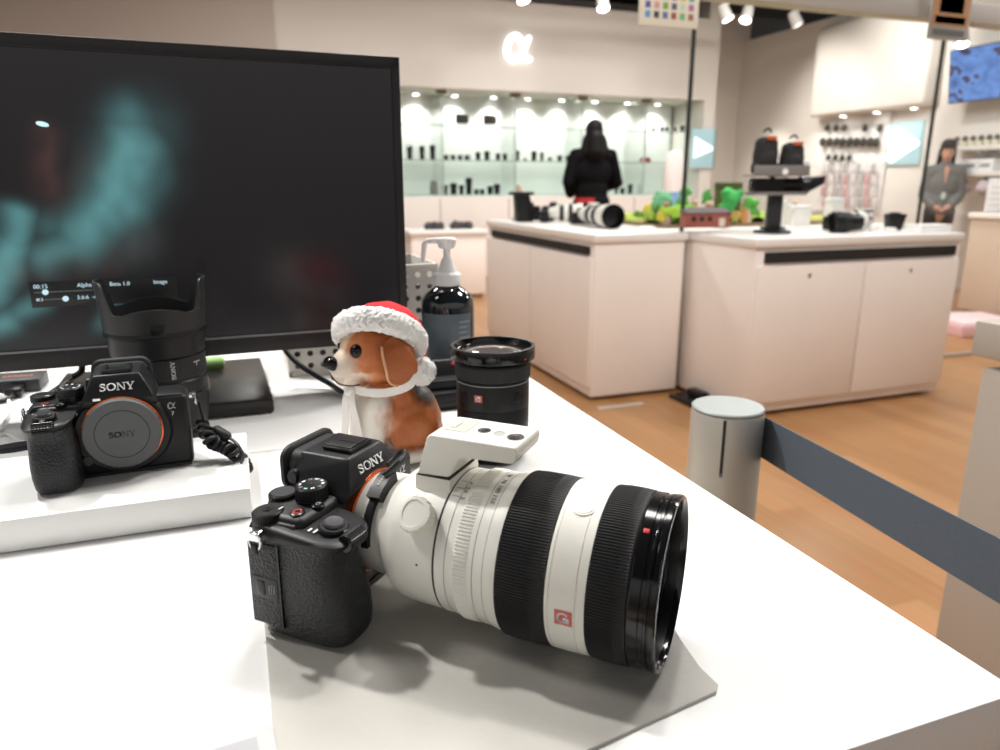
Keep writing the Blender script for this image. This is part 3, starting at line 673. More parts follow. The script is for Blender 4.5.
# ------------------------------------------------------------------ mirrorless camera body
def camera_body(root, k, cap, ky=None):
    M0 = Matrix.Diagonal((k, ky or k, k, 1)); x0 = 8; zc = 43
    def mb(M=None): return MB(M0 @ M if M is not None else M0)
    body = mb().box((2.5, 1, 35.5), (124, 42, 69), 5, 3).b2((-30, -21, 1.2), (62, -19, 4)).build('body_shell', BLK, root)
    # front step round the mount
    mb().hull([(x0 + 39 * math.cos(a), -24.0, zc - 2 + 36 * math.sin(a)) for a in [2 * pi * q / 28 for q in range(28)]] + [(x0 + 42 * math.cos(a), -19.5, zc - 2 + 39 * math.sin(a)) for a in [2 * pi * q / 28 for q in range(28)]]).build('mount_boss', BLK, root)
    # grip: lofted sections
    def sec(z, xl, xr, yf, yb, n=4.0, slope=0, m=40):
        out = []
        for q in range(m):
            a = 2 * pi * q / m; c, s_ = math.cos(a), math.sin(a)
            u = math.copysign(abs(c) ** (2 / n), c); v = math.copysign(abs(s_) ** (2 / n), s_)
            x = (xl + xr) / 2 + u * (xr - xl) / 2; y = (yf + yb) / 2 + v * (yb - yf) / 2
            out.append((x, y, z + slope * (y - yb)))
        return out
    g = mb().loft([sec(0.3, -60, -30, -46, 15), sec(1.6, -63, -28, -50, 19), sec(5, -64.5, -27, -52, 20.5), sec(14, -65.5, -27, -53.5, 21), sec(24, -66, -27, -52.5, 21), sec(34, -66, -27, -49, 21), sec(43, -66, -28, -45.0, 21), sec(50, -66, -29, -44.0, 21), sec(55, -66, -30, -46.5, 21), sec(57.5, -66, -31, -49, 21)])
    g.build('grip', LEATH, root)
    d = mb().loft([sec(56.6, -65.5, -31, -48.5, 20.5, 4), sec(58, -66.8, -30, -51, 21.4, 4, .01), sec(61, -67.2, -29, -53.0, 21.6, 4, .02), sec(65, -67.2, -28, -53.4, 21.6, 4, .055), sec(68.2, -66, -27, -52, 21, 4, .085), sec(69.6, -64, -26, -49.5, 19.5, 4, .095), sec(70, -60, -26, -45, 17, 4, .1)])
    deck = d.build('grip_top', BLK, root)
    mb().hull([(-64, -18, 66), (-20, -18, 66), (-64, 20, 66), (-20, 20, 66), (-60, -15, 71.4), (-20, -15, 71.4), (-61, 18, 71.4), (-20, 18, 71.4)], .8).build('dial_deck', BLK, root)
    # raised shoulder at the other end
    mb().hull([(30, -20, 64), (64, -20, 64), (30, 20, 64), (64, 20, 64), (32, -17, 71.5), (60, -17, 71), (32, 18, 71.5), (60, 18, 71)], 1.2).build('shoulder_plate', BLK, root)
    # card door on the grip end
    dr = mb().b2((-66.9, -6, 8), (-64, 19, 55), 1).build('card_door', LEATH, root)
    mb().b2((-67.15, -6.6, 8), (-65, -5.6, 56)).build('door_seam', BLKG, dr)
    l_ = mb().b2((-67.4, -4, 24), (-65, 17, 36), .6).build('latch_plate', mat('dark_grey_plate', (.035, .036, .038), .45), dr)
    mb().b2((-68.0, 6, 25.5), (-66, 13, 34), .8).build('latch', BLKG, dr)
    t = mb(T(-67.45, 0, 30) @ RZ(-90) @ RX(90)); t.stroke([(-2.6, 2), (-2.6, -2.6), (-.6, -2.6), (-.6, 2.6), (1.6, 2.6), (1.6, -2)], .5, .1); t.build('card_mark', mat('grey_engraved', (.32, .32, .32), .6), dr)
    # viewfinder hump
    hp = mb().hull([(x0 - 33, -24, 66), (x0 + 33, -24, 66), (x0 - 32, 26, 66), (x0 + 32, 26, 66), (x0 - 29, -27.5, 74), (x0 + 29, -27.5, 74), (x0 - 19, -18.5, 95), (x0 + 19, -18.5, 95), (x0 - 20, 24, 95), (x0 + 20, 24, 95), (x0 - 28, 25, 80), (x0 + 28, 25, 80)], 1.5).build('viewfinder_hump', BLK, root)
    t = mb(); letters_wordmark(t, 7.0, .35, T(x0, -23.05, 84.6) @ RX(90 - 23.2)); t.build('wordmark', WHT, hp)
    sh = mb().b2((x0 - 11, -14, 94.6), (x0 + 11, 9, 96)).b2((x0 - 12, -14, 96), (x0 - 8, 9, 98.4), .5).b2((x0 + 8, -14, 96), (x0 + 12, 9, 98.4), .5).b2((x0 - 12, -15.5, 95.4), (x0 + 12, -13.5, 98.4), .4)
    hs = sh.build('hot_shoe', BLKS, hp)
    if not cap: mb().b2((x0 - 9.6, -13, 95.5), (x0 + 9.6, 10, 99), .8).b2((x0 - .3, -13, 98.9), (x0 + .3, 4, 99.3)).build('shoe_cover', BLK, hp)
    ey = mb().rrect((x0, 0, 80), [(20, 46, 30, 7), (37, 46, 28, 8)]).build('eyepiece', RUB, root)
    mb().rrect((x0, 0, 80), [(35, 46, 28, 8), (36.5, 51, 33, 9), (38, 53, 35, 10), (41.5, 53, 35, 10), (43, 51, 33, 9), (43.2, 40, 24, 6), (40, 38, 22, 6)]).build('eyecup', RUB, ey); mb().box((x0, 43, 80.5), (30, .8, 19), .3).build('eyepiece_glass', BLKG, ey)
    mb().cyl((x0 - 30, 24, 78), (x0 - 21.5, 24, 78), 6, seg=24, bev=.8).build('diopter_dial', BLK, ey)
    # controls
    def dial(name, x, y, z, r, h, ribs, parent=root, top=BLKS, side=BLK, dz=.0):
        rb = (lambda i, rr, q: rr + (.35 if (q % 2 and i in (1, 2)) else 0)) if ribs else None
        o = mb(T(x, y, z)).lathe([(r, -1.5), (r, .4), (r, h - .8), (r - .8, h), (0, h)], ribs * 2 if ribs else 40, rb).build(name, side, parent, smooth=25)
        mb(T(x, y, z)).lathe([(0, h + .05), (r - 1.6, h + .05), (r - 1.6, h - .2)], 40).build('dial_cap', top, o); return o
    SPUN = mat('spun_dark_metal', (.11, .11, .12), .3, .6)
    md = dial('mode_dial', -31, -4, 72, 10.2, 12, 30, top=BLKS)
    mb(T(-31, -4, 75.6)).lathe([(10.7, -.7), (10.9, 0), (10.7, .7)], 40).build('dial_groove', BLKG, md)
    for q in range(10):
        a = q * 2 * pi / 10 + .2; c_ = MATS['white_print'] if q != 5 else mat('mint_print', (.25, .70, .55), .5)
        t = mb(T(-31 + 7.4 * math.cos(a), -4 + 7.4 * math.sin(a), 84.05) @ Matrix.Rotation(a - pi / 2, 4, 'Z'))
        if q % 3 == 0: t.b2((-1.1, -.9, 0), (-.4, .9, .12)).b2((.4, -.9, 0), (1.1, .9, .12)).b2((-.4, -.3, 0), (.4, .3, .12))
        elif q % 3 == 1: t.stroke([(1.0 * math.cos(b), 1.0 * math.sin(b)) for b in [2 * pi * j / 12 for j in range(12)]], .5, .12, closed=True)
        else: t.b2((-1.2, -.8, 0), (1.2, .8, .12))
        t.build('dial_mark', c_, md)
    dial('lock_pin', -31, -4, 83, 2.4, 1.3, 0, md, SPUN)
    dial('rear_dial', -35, 17, 71, 9.2, 6.5, 34, top=SPUN)
    ed = dial('exposure_dial', -56, 10, 70.5, 9.6, 5.2, 34, top=BLK); dial('dial_button', -56, 10, 75.3, 3.6, 1.2, 0, ed, BLKS)
    t = mb(T(-51.4, 3.6, 75.72)); t.b2((-1.8, -.5, 0), (1.8, .5, .1)); t.build('dial_mark', WHT, ed)
    rb = mb(T(-51.5, -10, 70.6)).lathe([(4.6, -1), (4.6, .8), (3.6, 1.3), (0, 1.2)], 28).build('record_button', BLKS, root)
    mb(T(-51.5, -10, 70.6)).lathe([(2.0, 1.35), (2.9, 1.45), (2.9, 1.2)], 28).build('red_ring', REDM, rb)
    cb = mb(T(-39, -15.5, 70.6) @ RX(4)).lathe([(4.2, -1), (4.2, 1.0), (3.4, 1.6), (0, 1.5)], 28).build('custom_button', BLKS, root)
    t = mb(T(-39, -15.5, 72.2)); t.stroke([(1.0, .9), (0, 1.3), (-1.2, .6), (-1.2, -.6), (0, -1.3), (1.0, -.9)], .5, .1); t.b2((1.4, -1.2, 0), (1.9, 1.2, .1)); t.build('button_mark', WHT, cb)
    Ms = T(-49, -36, 66.0) @ RX(9)
    pl = mb(Ms).lathe([(9.4, -3), (9.4, 2.2), (8.6, 3.2), (6.6, 3.2), (6.6, 2.4)], 44).hull([(-2.6, -8.5, 0), (2.6, -8.5, 0), (-2, -12.6, .2), (2, -12.6, .2), (-2.6, -8.5, 3), (2.6, -8.5, 3), (-1.6, -12, 2.4), (1.6, -12, 2.4)], .5).build('power_lever', BLK, root)
    mb(Ms).lathe([(6.4, 1), (6.4, 4.4), (5.6, 5.4), (0, 5.0)], 40).build('shutter_button', SPUN if not cap else mat('polished_shutter', (.30, .31, .32), .16, .9), root)
    t = mb(T(-57, -25, 67.25) @ RX(5)); t.b2((-2.2, -.7, 0), (1.2, .7, .1)).b2((-2.2, -4.8, -.1), (2.0, -3.5, .1)); t.build('power_mark', WHT, deck)
    fd = mb(T(-48.5, -50.6, 60.6) @ RY(90)).lathe([(0, -8), (5.0, -8), (5.6, -7.4), (5.6, 7.4), (5.0, 8), (0, 8)], 44, lambda i, r, q: r - (.5 if (q % 2 and i in (2, 3)) else 0)).build('front_dial', BLKS, root, smooth=20)
    t = mb()
    for q in range(5): t.ell((-53 + q * 2.2, -55.6, 63.0), .38, seg=6, rings=5)
    t.build('dial_dots', WHT, fd)
    # front details
    mb(T(-24, -20.3, 61)).box((0, 0, 0), (7, 1.4, 4), .65, 3).build('focus_lamp', mat('pale_lamp_window', (.42, .43, .42), .25), root)
    mb().cyl((x0 - 31, -19, 18), (x0 - 31, -24.5, 18), 5.2, seg=26, bev=.8).build('lens_release', BLKS, root)
    t = mb(); letter_alpha(t, 6.4, .3, T(50, -20.0, 61) @ RX(90), .2); text_mb('7', 5.2, .3, T(50.5, -20.1, 53) @ RX(90), t); t.build('model_mark', WHT, root)
    # strap lugs with rings
    for sx, xx in ((-1, -67.5), (1, 65.5)):
        lg = mb().cyl((xx, 6, 62), (xx + sx * 3, 6, 62), 2.6, seg=14).box((xx + sx * 4.2, 6, 62), (3, 8, 5.5), 1).build('strap_lug', CHR, root)
        mb().tube([(xx + sx * 4.6, 6 + 4.6 * math.cos(a), 59 + 5.4 * math.sin(a)) for a in [2 * pi * q / 14 for q in range(15)]], .8, 6).build('strap_ring', CHR, lg)
        mb().box((xx + sx * 5.5, 6, 55), (2, 5, 6), .8).build('ring_guard', BLK if sx < 0 else CHR, lg)
    # mount
    Mf = T(x0, 0, zc) @ RX(90)
    mt = mb(Mf).lathe([(27, 23), (33.5, 23), (33.5, 27.4), (32.6, 28), (27, 28), (27, 23)], 64).build('lens_mount', ORG, root)
    if cap:
        cp = mb(Mf).lathe([(0, 28), (32.5, 28), (32.5, 32.6), (31.2, 34.2), (22.6, 34.2), (22.4, 33.8), (21.9, 33.8), (21.7, 34.2), (0, 34.2)], 72, lambda i, r, q: r - (.45 if (q % 2 and i in (1, 2)) else 0)).build('body_cap', CAPG, root, smooth=25)
        mb(Mf).lathe([(22.4, 33.85), (22.4, 34.0), (21.9, 34.0), (21.9, 33.85)], 72).build('cap_groove', BLKG, cp)
        t = mb(); letters_wordmark(t, 5.4, .25, T(x0, -34.15, zc) @ RX(90)); t.build('wordmark', mat('grey_cap_relief', (.045, .047, .05), .6, spec=.1), cp)
        mb().b2((x0 - 20, -25, 74), (x0 - 14, -27.4, 76.2)).build('mount_glint', CHR, mt)  # bright metal chip added as the glint above the mount
    return x0, zc
KS = .0009; KB = .00099; KY = .00087

# ------------------------------------------------------------------ the large camera with its white telephoto lens
P1 = atz(670, 582, MZ + .048); P0 = atz(379, 519, MZ + .0492)
ax_ = (P1 - P0).xy; AL = ax_.length; ang = math.atan2(ax_.y, ax_.x); phi = ang + pi / 2; TILT = -math.asin((P1.z - P0.z) / AL)
# root at the foot of the body, below the mount
x0k, yk, zk = 8 * KB, -28 * KY, 43 * KB
Rm = Matrix.Rotation(phi, 4, 'Z') @ Matrix.Rotation(TILT, 4, 'X')
off = Rm @ Vector((x0k, yk, zk))
big = thing('telephoto_camera', 'black camera lying with a large off-white telephoto lens attached on the grey mat', 'camera', (P0.x - off.x, P0.y - off.y, P0.z - off.z), phi, None, TILT)
camera_body(big, KB, False, KY)
mm = .001
ML = T(x0k, yk, zk) @ RX(90) @ S(mm) @ Matrix.Diagonal((1, 1, AL / (P1 - atz(371, 510, MZ + .044)).xy.length, 1))     # lens frame: +Z runs forward along the axis, X away from the grip, Y up
lens = MB(ML).lathe([(27, 1), (31, 1), (31.5, 4), (31.8, 22), (33.4, 27), (37, 32), (40.4, 38), (41.6, 41), (42.4, 48), (43, 74.4), (42.6, 74.8), (42.6, 75.6), (43.4, 76), (43.6, 86), (44, 87), (44.6, 95), (45.2, 108), (46.4, 114), (46.6, 119.4)], 96).build('lens_barrel', WLENS, big)
def lp(name, prof, m, seg=96, rib=None, smooth=35, label=None): return MB(ML).lathe(prof, seg, rib).build(name, m, lens, label, smooth)
lp('collar_seam', [(43.25, 74.6), (43.25, 75.5), (42.4, 75.5)], mat('dark_seam', (.05, .05, .045), .6))
lp('engraved_line', [(43.75, 83.0), (43.82, 83.15), (43.75, 83.3)], GREYL)
lp('engraved_line', [(45.05, 102.4), (45.12, 102.55), (45.05, 102.7)], GREYL)
lp('engraved_line', [(45.55, 109.4), (45.62, 109.55), (45.55, 109.7)], GREYL)
lp('aperture_ring', [(44.1, 89.0), (45.0, 89.4), (45.3, 90), (45.3, 97), (45.0, 98.4), (44.7, 99)], WLENS, 420, lambda i, r, q: r - (.5 if (q % 3 == 0 and 0 < i < 5) else 0), 15)
rib = lambda i, r, q: r - (.75 if q % 4 < 2 else 0) if 1 < i < 6 else r
lp('zoom_ring', [(45.5, 118), (47.6, 118.4), (48.0, 119.2), (48.0, 120), (48.4, 126), (48.4, 140), (48.0, 148.8), (47.6, 149.6), (45.5, 149.8)], RUB, 720, rib, 12, 'black ribbed rubber zoom ring')
lp('white_band', [(45, 149.4), (47.6, 149.6), (47.8, 151.4), (47.4, 151.6), (47.4, 152), (47.8, 152.2), (47.8, 166.2), (47.4, 166.4), (47.4, 166.8), (47.8, 167), (47.7, 171.4), (45, 171.6)], WLENS)
lp('focus_ring', [(45.5, 171.2), (47.6, 171.5), (48.0, 172.3), (48.0, 173), (48.4, 178), (48.4, 186), (48.0, 191.4), (47.6, 192.2), (45.5, 192.6)], RUB, 720, rib, 12, 'black ribbed rubber focus ring')
lp('front_collar', [(45, 192.4), (47.4, 192.6), (47.7, 193), (47.7, 197), (47.0, 197.3), (47.0, 199), (47.7, 199.3), (47.7, 200.3), (47.1, 200.6), (47.1, 201), (48, 201.3), (48, 203.2), (47.4, 204), (46.2, 204), (45.8, 203.4), (45.0, 202), (45.0, 199), (43, 192)], BLKG, 96, label='glossy black front collar')
lp('inner_tube', [(45.0, 201), (44.2, 197), (44.2, 195.8), (43, 195.6), (42.2, 190), (41, 189.8), (41, 184)], BLKS)
FGL = mat('front_element', (.012, .010, .016), .03, coat=1.0, spec=.8)
lp('front_glass', [(0, 191.5), (12, 191), (24, 189.6), (34, 187.6), (41, 185)], FGL, 64)
lp('mount_ring', [(29, -1), (31.3, -1), (31.3, 3), (29, 3)], WLENS2)
def on_barrel(t, a, r): return T(0, 0, t) @ Matrix.Rotation(R(a), 4, 'Z') @ T(r, 0, 0) @ RY(90)   # local Z points outward, X = -t, Y = round
# lock knob on the grip side (angle measured from +X towards up; grip side is 180)
t = MB(ML @ on_barrel(63, 142, 43)); t.lathe([(9.8, -3), (9.8, 3), (10.6, 3.6), (10.6, 8), (9.8, 9), (7.9, 9.2), (7.7, 8.7), (0, 8.9)], 64, lambda i, r, q: r - (.7 if (q % 4 == 0 and 1 < i < 4) else 0)); t.build('collar_knob', WLENS, lens, None, 25)
t = MB(ML @ on_barrel(66, 178, 42.8)); t.lathe([(0, .35), (.6, .3), (.6, 0)], 12); t.build('index_dot', BLKS, lens)
# function button and badge
t = MB(ML @ on_barrel(161, 112, 47.6)); t.lathe([(6.8, 0), (6.8, .35), (6.2, .35), (6.2, .1), (5.6, .1), (5.4, .5), (0, .6)], 40); t.build('focus_hold_button', WLENS, lens)
bd = MB(ML @ on_barrel(160.5, 187, 47.75)); bd.box((0, 0, .1), (9.6, 9.0, .5), .2); b_ = bd.build('badge', SALM, lens)
t2 = MB(); letter_g(t2, 6.6, .3, ML @ on_barrel(160.5, 187, 48.12) @ RZ(180)); t2.build('badge_letter', WHT, lens)
t = MB(ML @ on_barrel(195.2, 122, 47.7)); t.b2((-1.2, -1.2, -.2), (1.2, 1.2, .25), .1); t.build('red_index', REDM, lens)
t = MB(ML @ on_barrel(202, 152, 47.9)); t.b2((-2.2, -.9, -.5), (2.2, .9, .5), .2); t.build('bayonet_notch', BLKS, lens)
# focal length scale on top
t = MB()
for q, (nm, a) in enumerate([('150', 118), ('100', 108), ('70', 98), ('50', 88)]):
    text_mb(nm, 4.4, .15, ML @ on_barrel(105.5, a, 45.3) @ RZ(90), t)
for a in (112, 120, 104): t.raw([ML @ on_barrel(80, a, 43.65) @ Vector(v) for v in ((-2.4, -.2, 0), (2.4, -.2, 0), (2.4, .2, 0), (-2.4, .2, 0))], [(0, 1, 2, 3)])
for nm, a, tt in (('2', 121, 85.0), ('2.8', 113, 85.0), ('4', 105, 85.0)): text_mb(nm, 3.6, .15, ML @ on_barrel(tt, a, 44.0) @ RZ(90), t)
t.build('scale_marking', GREYL, lens)
# tripod foot, upside up
foot = MB(ML); sx = lambda e: -e
def fp(poly, e0, e1):   # polygon in (t, h), extruded across the axis
    n = len(poly); vs = [Vector((-e0, h, t_)) for t_, h in poly] + [Vector((-e1, h, t_)) for t_, h in poly]
    return vs, [tuple(range(n)), tuple(range(n, 2 * n))[::-1]] + [(k, n + k, n + (k + 1) % n, (k + 1) % n) for k in range(n)]
fb_ = bmesh.new()
prof = [(52, 46), (74, 47), (75, 49), (81, 58.5), (85, 60.5), (116, 61.5), (119, 63), (120, 69), (118.6, 71.6), (64, 71.6), (61, 69.5)]
vs, fs = fp(prof, 20, -17); vv = [fb_.verts.new(v) for v in vs]; [fb_.faces.new([vv[i] for i in f]) for f in fs]
bmesh.ops.recalc_face_normals(fb_, faces=list(fb_.faces))
bmesh.ops.bevel(fb_, geom=[e for e in fb_.edges if abs((e.verts[0].co - e.verts[1].co).x) > 30 or True], offset=1.3, segments=3, affect='EDGES', profile=.5)
foot.merge(fb_); ft = foot.build('tripod_foot', WLENS, lens)
# rounded plan corners at the far end are cut by end blocks; base block and slot and holes
bb = MB(ML); vs, fs = fp([(51, 31), (75, 31), (75, 45.6), (51, 45.6)], 20.5, -17.5); bb.raw(vs, fs); bb.build('foot_base', WLENS, lens)
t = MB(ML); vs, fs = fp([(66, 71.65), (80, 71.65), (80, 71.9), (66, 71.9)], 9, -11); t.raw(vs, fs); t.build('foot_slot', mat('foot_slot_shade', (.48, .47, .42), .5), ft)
t = MB(ML); vs, fs = fp([(69, 71.9), (71, 71.9), (71, 72.4), (69, 72.4)], 4, -6); t.raw(vs, fs); t.build('slot_bar', WLENS2, ft)
def hole(t_, e, r, nm, m, z=71.62):
    t = MB(ML @ T(-e, z, t_) @ RX(-90)); t.lathe([(r + .9, 0), (r + .9, .25), (r, .3), (r, .02), (0, .02)], 28); return t.build(nm, m, ft)
HOLE = mat('dark_thread', (.10, .10, .09), .35, .6)
hole(89, 1, 3.4, 'screw_hole', HOLE); hole(100, 2, 3.0, 'screw_hole', mat('grey_plug', (.42, .41, .38), .4)); h_ = hole(112, 4, 4.6, 'screw_hole', HOLE)
for q, (t_, e, r) in enumerate([(89, 1, 3.2), (112, 4, 4.2)]):
    t = MB(ML @ T(-e, 71.7, t_) @ RX(-90)); t.lathe([(r * .55, .05), (r * .9, .25), (r * .5, .35), (0, .3)], 24); t.build('thread_insert', CHR, ft)
t = MB(ML); vs, fs = fp([(51.5, 45.5), (74.5, 45.5), (74.5, 46.3), (51.5, 46.1)], 20.2, -17); t.raw(vs, fs); t.build('foot_seam', mat('dark_seam', (.05, .05, .045), .6), ft)
# security sensor clip strapped round the rear of the lens, with its stub of cable
clip = MB(ML)
def arc_band(a0, a1, t0, t1, r0, r1, n=14):
    rings = []
    for q in range(n + 1):
        a = R(a0 + (a1 - a0) * q / n); c, s_ = math.cos(a), math.sin(a)
        rings.append([(r0 * c, r0 * s_, t0), (r1 * c, r1 * s_, t0 + .6), (r1 * c, r1 * s_, t1 - .6), (r0 * c, r0 * s_, t1)])
    return rings
clip.loft(arc_band(182, 130, 11, 17.5, 31, 34.6)); clip.loft(arc_band(132, 98, 10, 22, 31, 38.5))
sc_ = clip.build('sensor_clip', BLK, lens, 'black security sensor clip strapped round the lens')
t = MB(ML @ T(0, 0, 16) @ Matrix.Rotation(R(114), 4, 'Z') @ T(38.6, 0, 0) @ RY(90) @ RZ(90))
for q in range(4): t.b2((-4 + q * 2.1, -1.1, 0), (-2.6 + q * 2.1, 1.1, .15))
t.build('clip_print', mat('grey_engraved', (.32, .32, .32), .6), sc_)
t = MB(ML); t.tube(catmull([(-8, 37, 17), (-1, 40, 20), (8, 43, 19), (15, 43, 14), (18, 40, 8), (15, 36, 4), (10, 34, 2)], 6), 2.0, 10); t.build('sensor_cable', BLK, sc_)
t = MB(ML); t.tube(catmull([(-12, 36, 16), (-7, 38, 18), (0, 41, 20)], 5), 3.0, 10); t.build('cable_sleeve', BLKS, sc_)
# eyepiece side tab seen behind the body
t = MB(S(KB)); t.hull([(-27, 16, 50), (-21, 16, 50), (-29, 34, 54), (-21, 34, 54), (-27, 16, 57), (-21, 16, 57), (-29, 34, 60), (-21, 34, 60)], 1); t.build('thumb_tab', BLK, big)

# this body sits lower in the deck and hump and deeper in the grip than the other camera
zr = .055; st_f = (zr + big.location.z - MZ - .0004) / zr
def each(o):
    yield o
    for c_ in o.children: yield from each(c_)
for o in list(big.children):
    nm = o.name.split('.')[0]
    for g in each(o):
        for v in g.data.vertices:
            z = v.co.z
            if nm in ('grip', 'body_shell', 'card_door'):
                if z < zr: v.co.z = zr - (zr - z) * st_f
            elif nm in ('viewfinder_hump', 'eyepiece', 'diopter_dial'):
                if v.co.y > .012: v.co.y = .012 + (v.co.y - .012) * .74
                if z > .066: v.co.z = .066 + (z - .066) * .83
            elif nm in ('dial_deck', 'mode_dial', 'rear_dial', 'exposure_dial', 'lock'): v.co.z = z - .0045
            elif nm in ('record_button', 'custom_button'): v.co.z = z - .0004
            elif nm == 'grip_top':
                if z > .060: v.co.z = .060 + (z - .060) * .72
            elif nm == 'shoulder_plate':
                if z > .064: v.co.z = .064 + (z - .064) * .6
            elif nm in ('shutter_button', 'power_lever'): v.co.z = z - .0022
TM = [(-60, -60), (0, 0), (30, 27), (63, 54), (75, 69), (118.5, 112.5), (149.6, 143.8), (171.4, 167.6), (192.4, 191), (204, 207.5), (260, 263)]
kk = AL / (P1 - atz(371, 510, MZ + .044)).xy.length * mm
for o in [lens] + list(lens.children) + [g for c_ in lens.children for g in c_.children]:
    for v in o.data.vertices:
        t_ = (yk - v.co.y) / kk
        for (a0_, b0_), (a1_, b1_) in zip(TM, TM[1:]):
            if a0_ <= t_ <= a1_: v.co.y = yk - kk * (b0_ + (b1_ - b0_) * (t_ - a0_) / (a1_ - a0_)); break

# ------------------------------------------------------------------ the second camera, facing the viewer, with a body cap
gp_ = atz(126, 478, RZ_)
c1 = thing('mirrorless_camera', 'black camera body with a grey body cap standing on the white riser before the monitor', 'camera', (-.1075, .652, RZ_ + .0004), R(3))
camera_body(c1, KS, True)
# its coiled security tether
tw = thing('security_tether', 'black coiled security cable hanging off the end of the camera with the body cap', 'cable', (0, 0, 0))
A_ = c1.location + Matrix.Rotation(R(3), 3, 'Z') @ Vector((.066, .006, .03)); A_ = Vector(A_)
def pl(px, py, z): return atz(px, py, z)
path = catmull([Vector((A_.x + .001, A_.y, RZ_ + .030)), pl(210, 440, RZ_ + .020), pl(222, 446, RZ_ + .012), pl(233, 452, RZ_ + .009), pl(243, 462, TZ + .020), pl(246, 470, TZ + .014)], 14)
coil = []; turns = 15; n = 15 * 14; Pn = len(path)
for q in range(n + 1):
    s_ = q / n * (Pn - 1); i_ = min(int(s_), Pn - 2); f_ = s_ - i_; p_ = path[i_].lerp(path[i_ + 1], f_); tn = (path[i_ + 1] - path[i_]).normalized()
    u_ = tn.cross(Vector((0, 0, 1))).normalized(); v_ = u_.cross(tn); a_ = 2 * pi * turns * q / n; rr = .0046 if q > 20 else .0035
    coil.append(p_ + (u_ * math.cos(a_) + v_ * math.sin(a_)) * rr)
MB().tube(coil, .0022, 8).build('coil', RUB, tw)
B_ = Vector((c1.location.x + .0665, c1.location.y + .002, RZ_ + .052))
MB().tube(catmull([B_, pl(205, 424, RZ_ + .03), pl(212, 428, RZ_ + .028), pl(218, 431, RZ_ + .024)], 6), .0013, 8).build('thin_cord', BLK, tw)
a, b = pl(214, 428, RZ_ + .026), pl(230, 438, RZ_ + .020); MB().tube([a, a.lerp(b, .15), a.lerp(b, .85), b], [.002, .0042, .0042, .002], 12).build('cord_toggle', RUB, tw)
MB().tube(catmull([b, pl(238, 445, RZ_ + .017), pl(243, 456, RZ_ + .010), pl(241, 463, RZ_ + .006)], 6), .0014, 8).build('thin_cord', BLK, tw)

# ------------------------------------------------------------------ upright black lens with petal hood
l1 = thing('hooded_lens', 'tall black lens standing upright with a petal hood behind the camera with the body cap', 'lens', (-.083, .800, TZ + .0004), R(-8))
l1.scale = (.96, .96, 1.09)
k1 = MB(S(mm)); k1.lathe([(0, 0), (37, 0), (38, 1), (38, 12), (42, 16), (44, 30), (45.5, 34), (45.5, 62), (44.5, 63), (44.5, 66)], 72); br1 = k1.build('lens_barrel', BLK, l1)
MB(S(mm)).lathe([(38.6, 3), (39.2, 4), (39.2, 9), (38.6, 10)], 72).build('rear_cap', BLKS, l1)
MB(S(mm)).lathe([(45.6, 66), (46.2, 67), (46.2, 84), (45.6, 85)], 180, lambda i, r, q: r - (.3 if q % 3 == 0 and 0 < i < 3 else 0)).build('focus_ring', RUB, br1, smooth=15)
MB(S(mm)).lathe([(45.8, 86), (46.8, 87), (47.6, 106), (48.4, 112), (46, 113), (44, 112), (0, 104)], 72).build('front_barrel', BLK, br1)
MB(S(mm)).lathe([(45.9, 48), (46.0, 48.4), (46.0, 49.4), (45.9, 49.8)], 72).build('ring_line', BLKG, br1)
t = MB(); letters_wordmark(t, 4.2, .2, S(mm) @ RZ(-62) @ T(46.1, 0, 75) @ RY(90) @ RZ(180)); 
t.build('wordmark', mat('grey_print_light', (.6, .6, .6), .5), br1)
t = MB(S(mm) @ RZ(-27) @ T(46.1, 0, 79) @ RY(90)); t.b2((-.3, -5, 0), (.3, 5, .25)).b2((.3, -.5, 0), (4, .1, .25)); t.build('index_mark', mat('grey_print_light', (.6, .6, .6), .5), br1)
# hood: petal wall
hood = MB(S(mm)); n = 144; rows_ = []
def hz(a):   # height of the rim around the circle: two tall petals at the sides, two low ones front and back
    c = abs(math.cos(a - R(14))); s2 = abs(math.sin(a - R(14)))
    t_ = max(0, min(1, (c - .74) / .16)); return 127 + 28 * t_ * t_ * (3 - 2 * t_) + 5 * max(0, (s2 - .80) / .20)
def hr(z, a): return 49.4 + (z - 106) * .075
for inner in (0, 1):
    for lv in range(7):
        row = []
        for q in range(n):
            a = 2 * pi * q / n; f_ = lv / 6; z = 106 + (hz(a) - 106) * (f_ if not inner else 1 - f_); r = hr(z, a) - (1.9 if inner else 0)
            row.append((r * math.cos(a), r * math.sin(a), z))
        rows_.append(row)
rows_.append(rows_[0]); hood.loft(rows_, False); hd1 = hood.build('petal_hood', mat('black_hood_plastic', (.014, .014, .015), .5, bump=.15, bscale=2500), l1, smooth=40)
MB(S(mm)).lathe([(48.6, 104.5), (50.2, 105.5), (50.2, 109), (49.9, 109.6)], 72).build('hood_ring', BLKS, hd1)
t = MB(S(mm) @ RZ(-74) @ T(50.2, 0, 113) @ RY(90)); t.box((0, 0, .2), (8, 13, 1.6), .5); t.build('hood_release', BLKS, hd1)

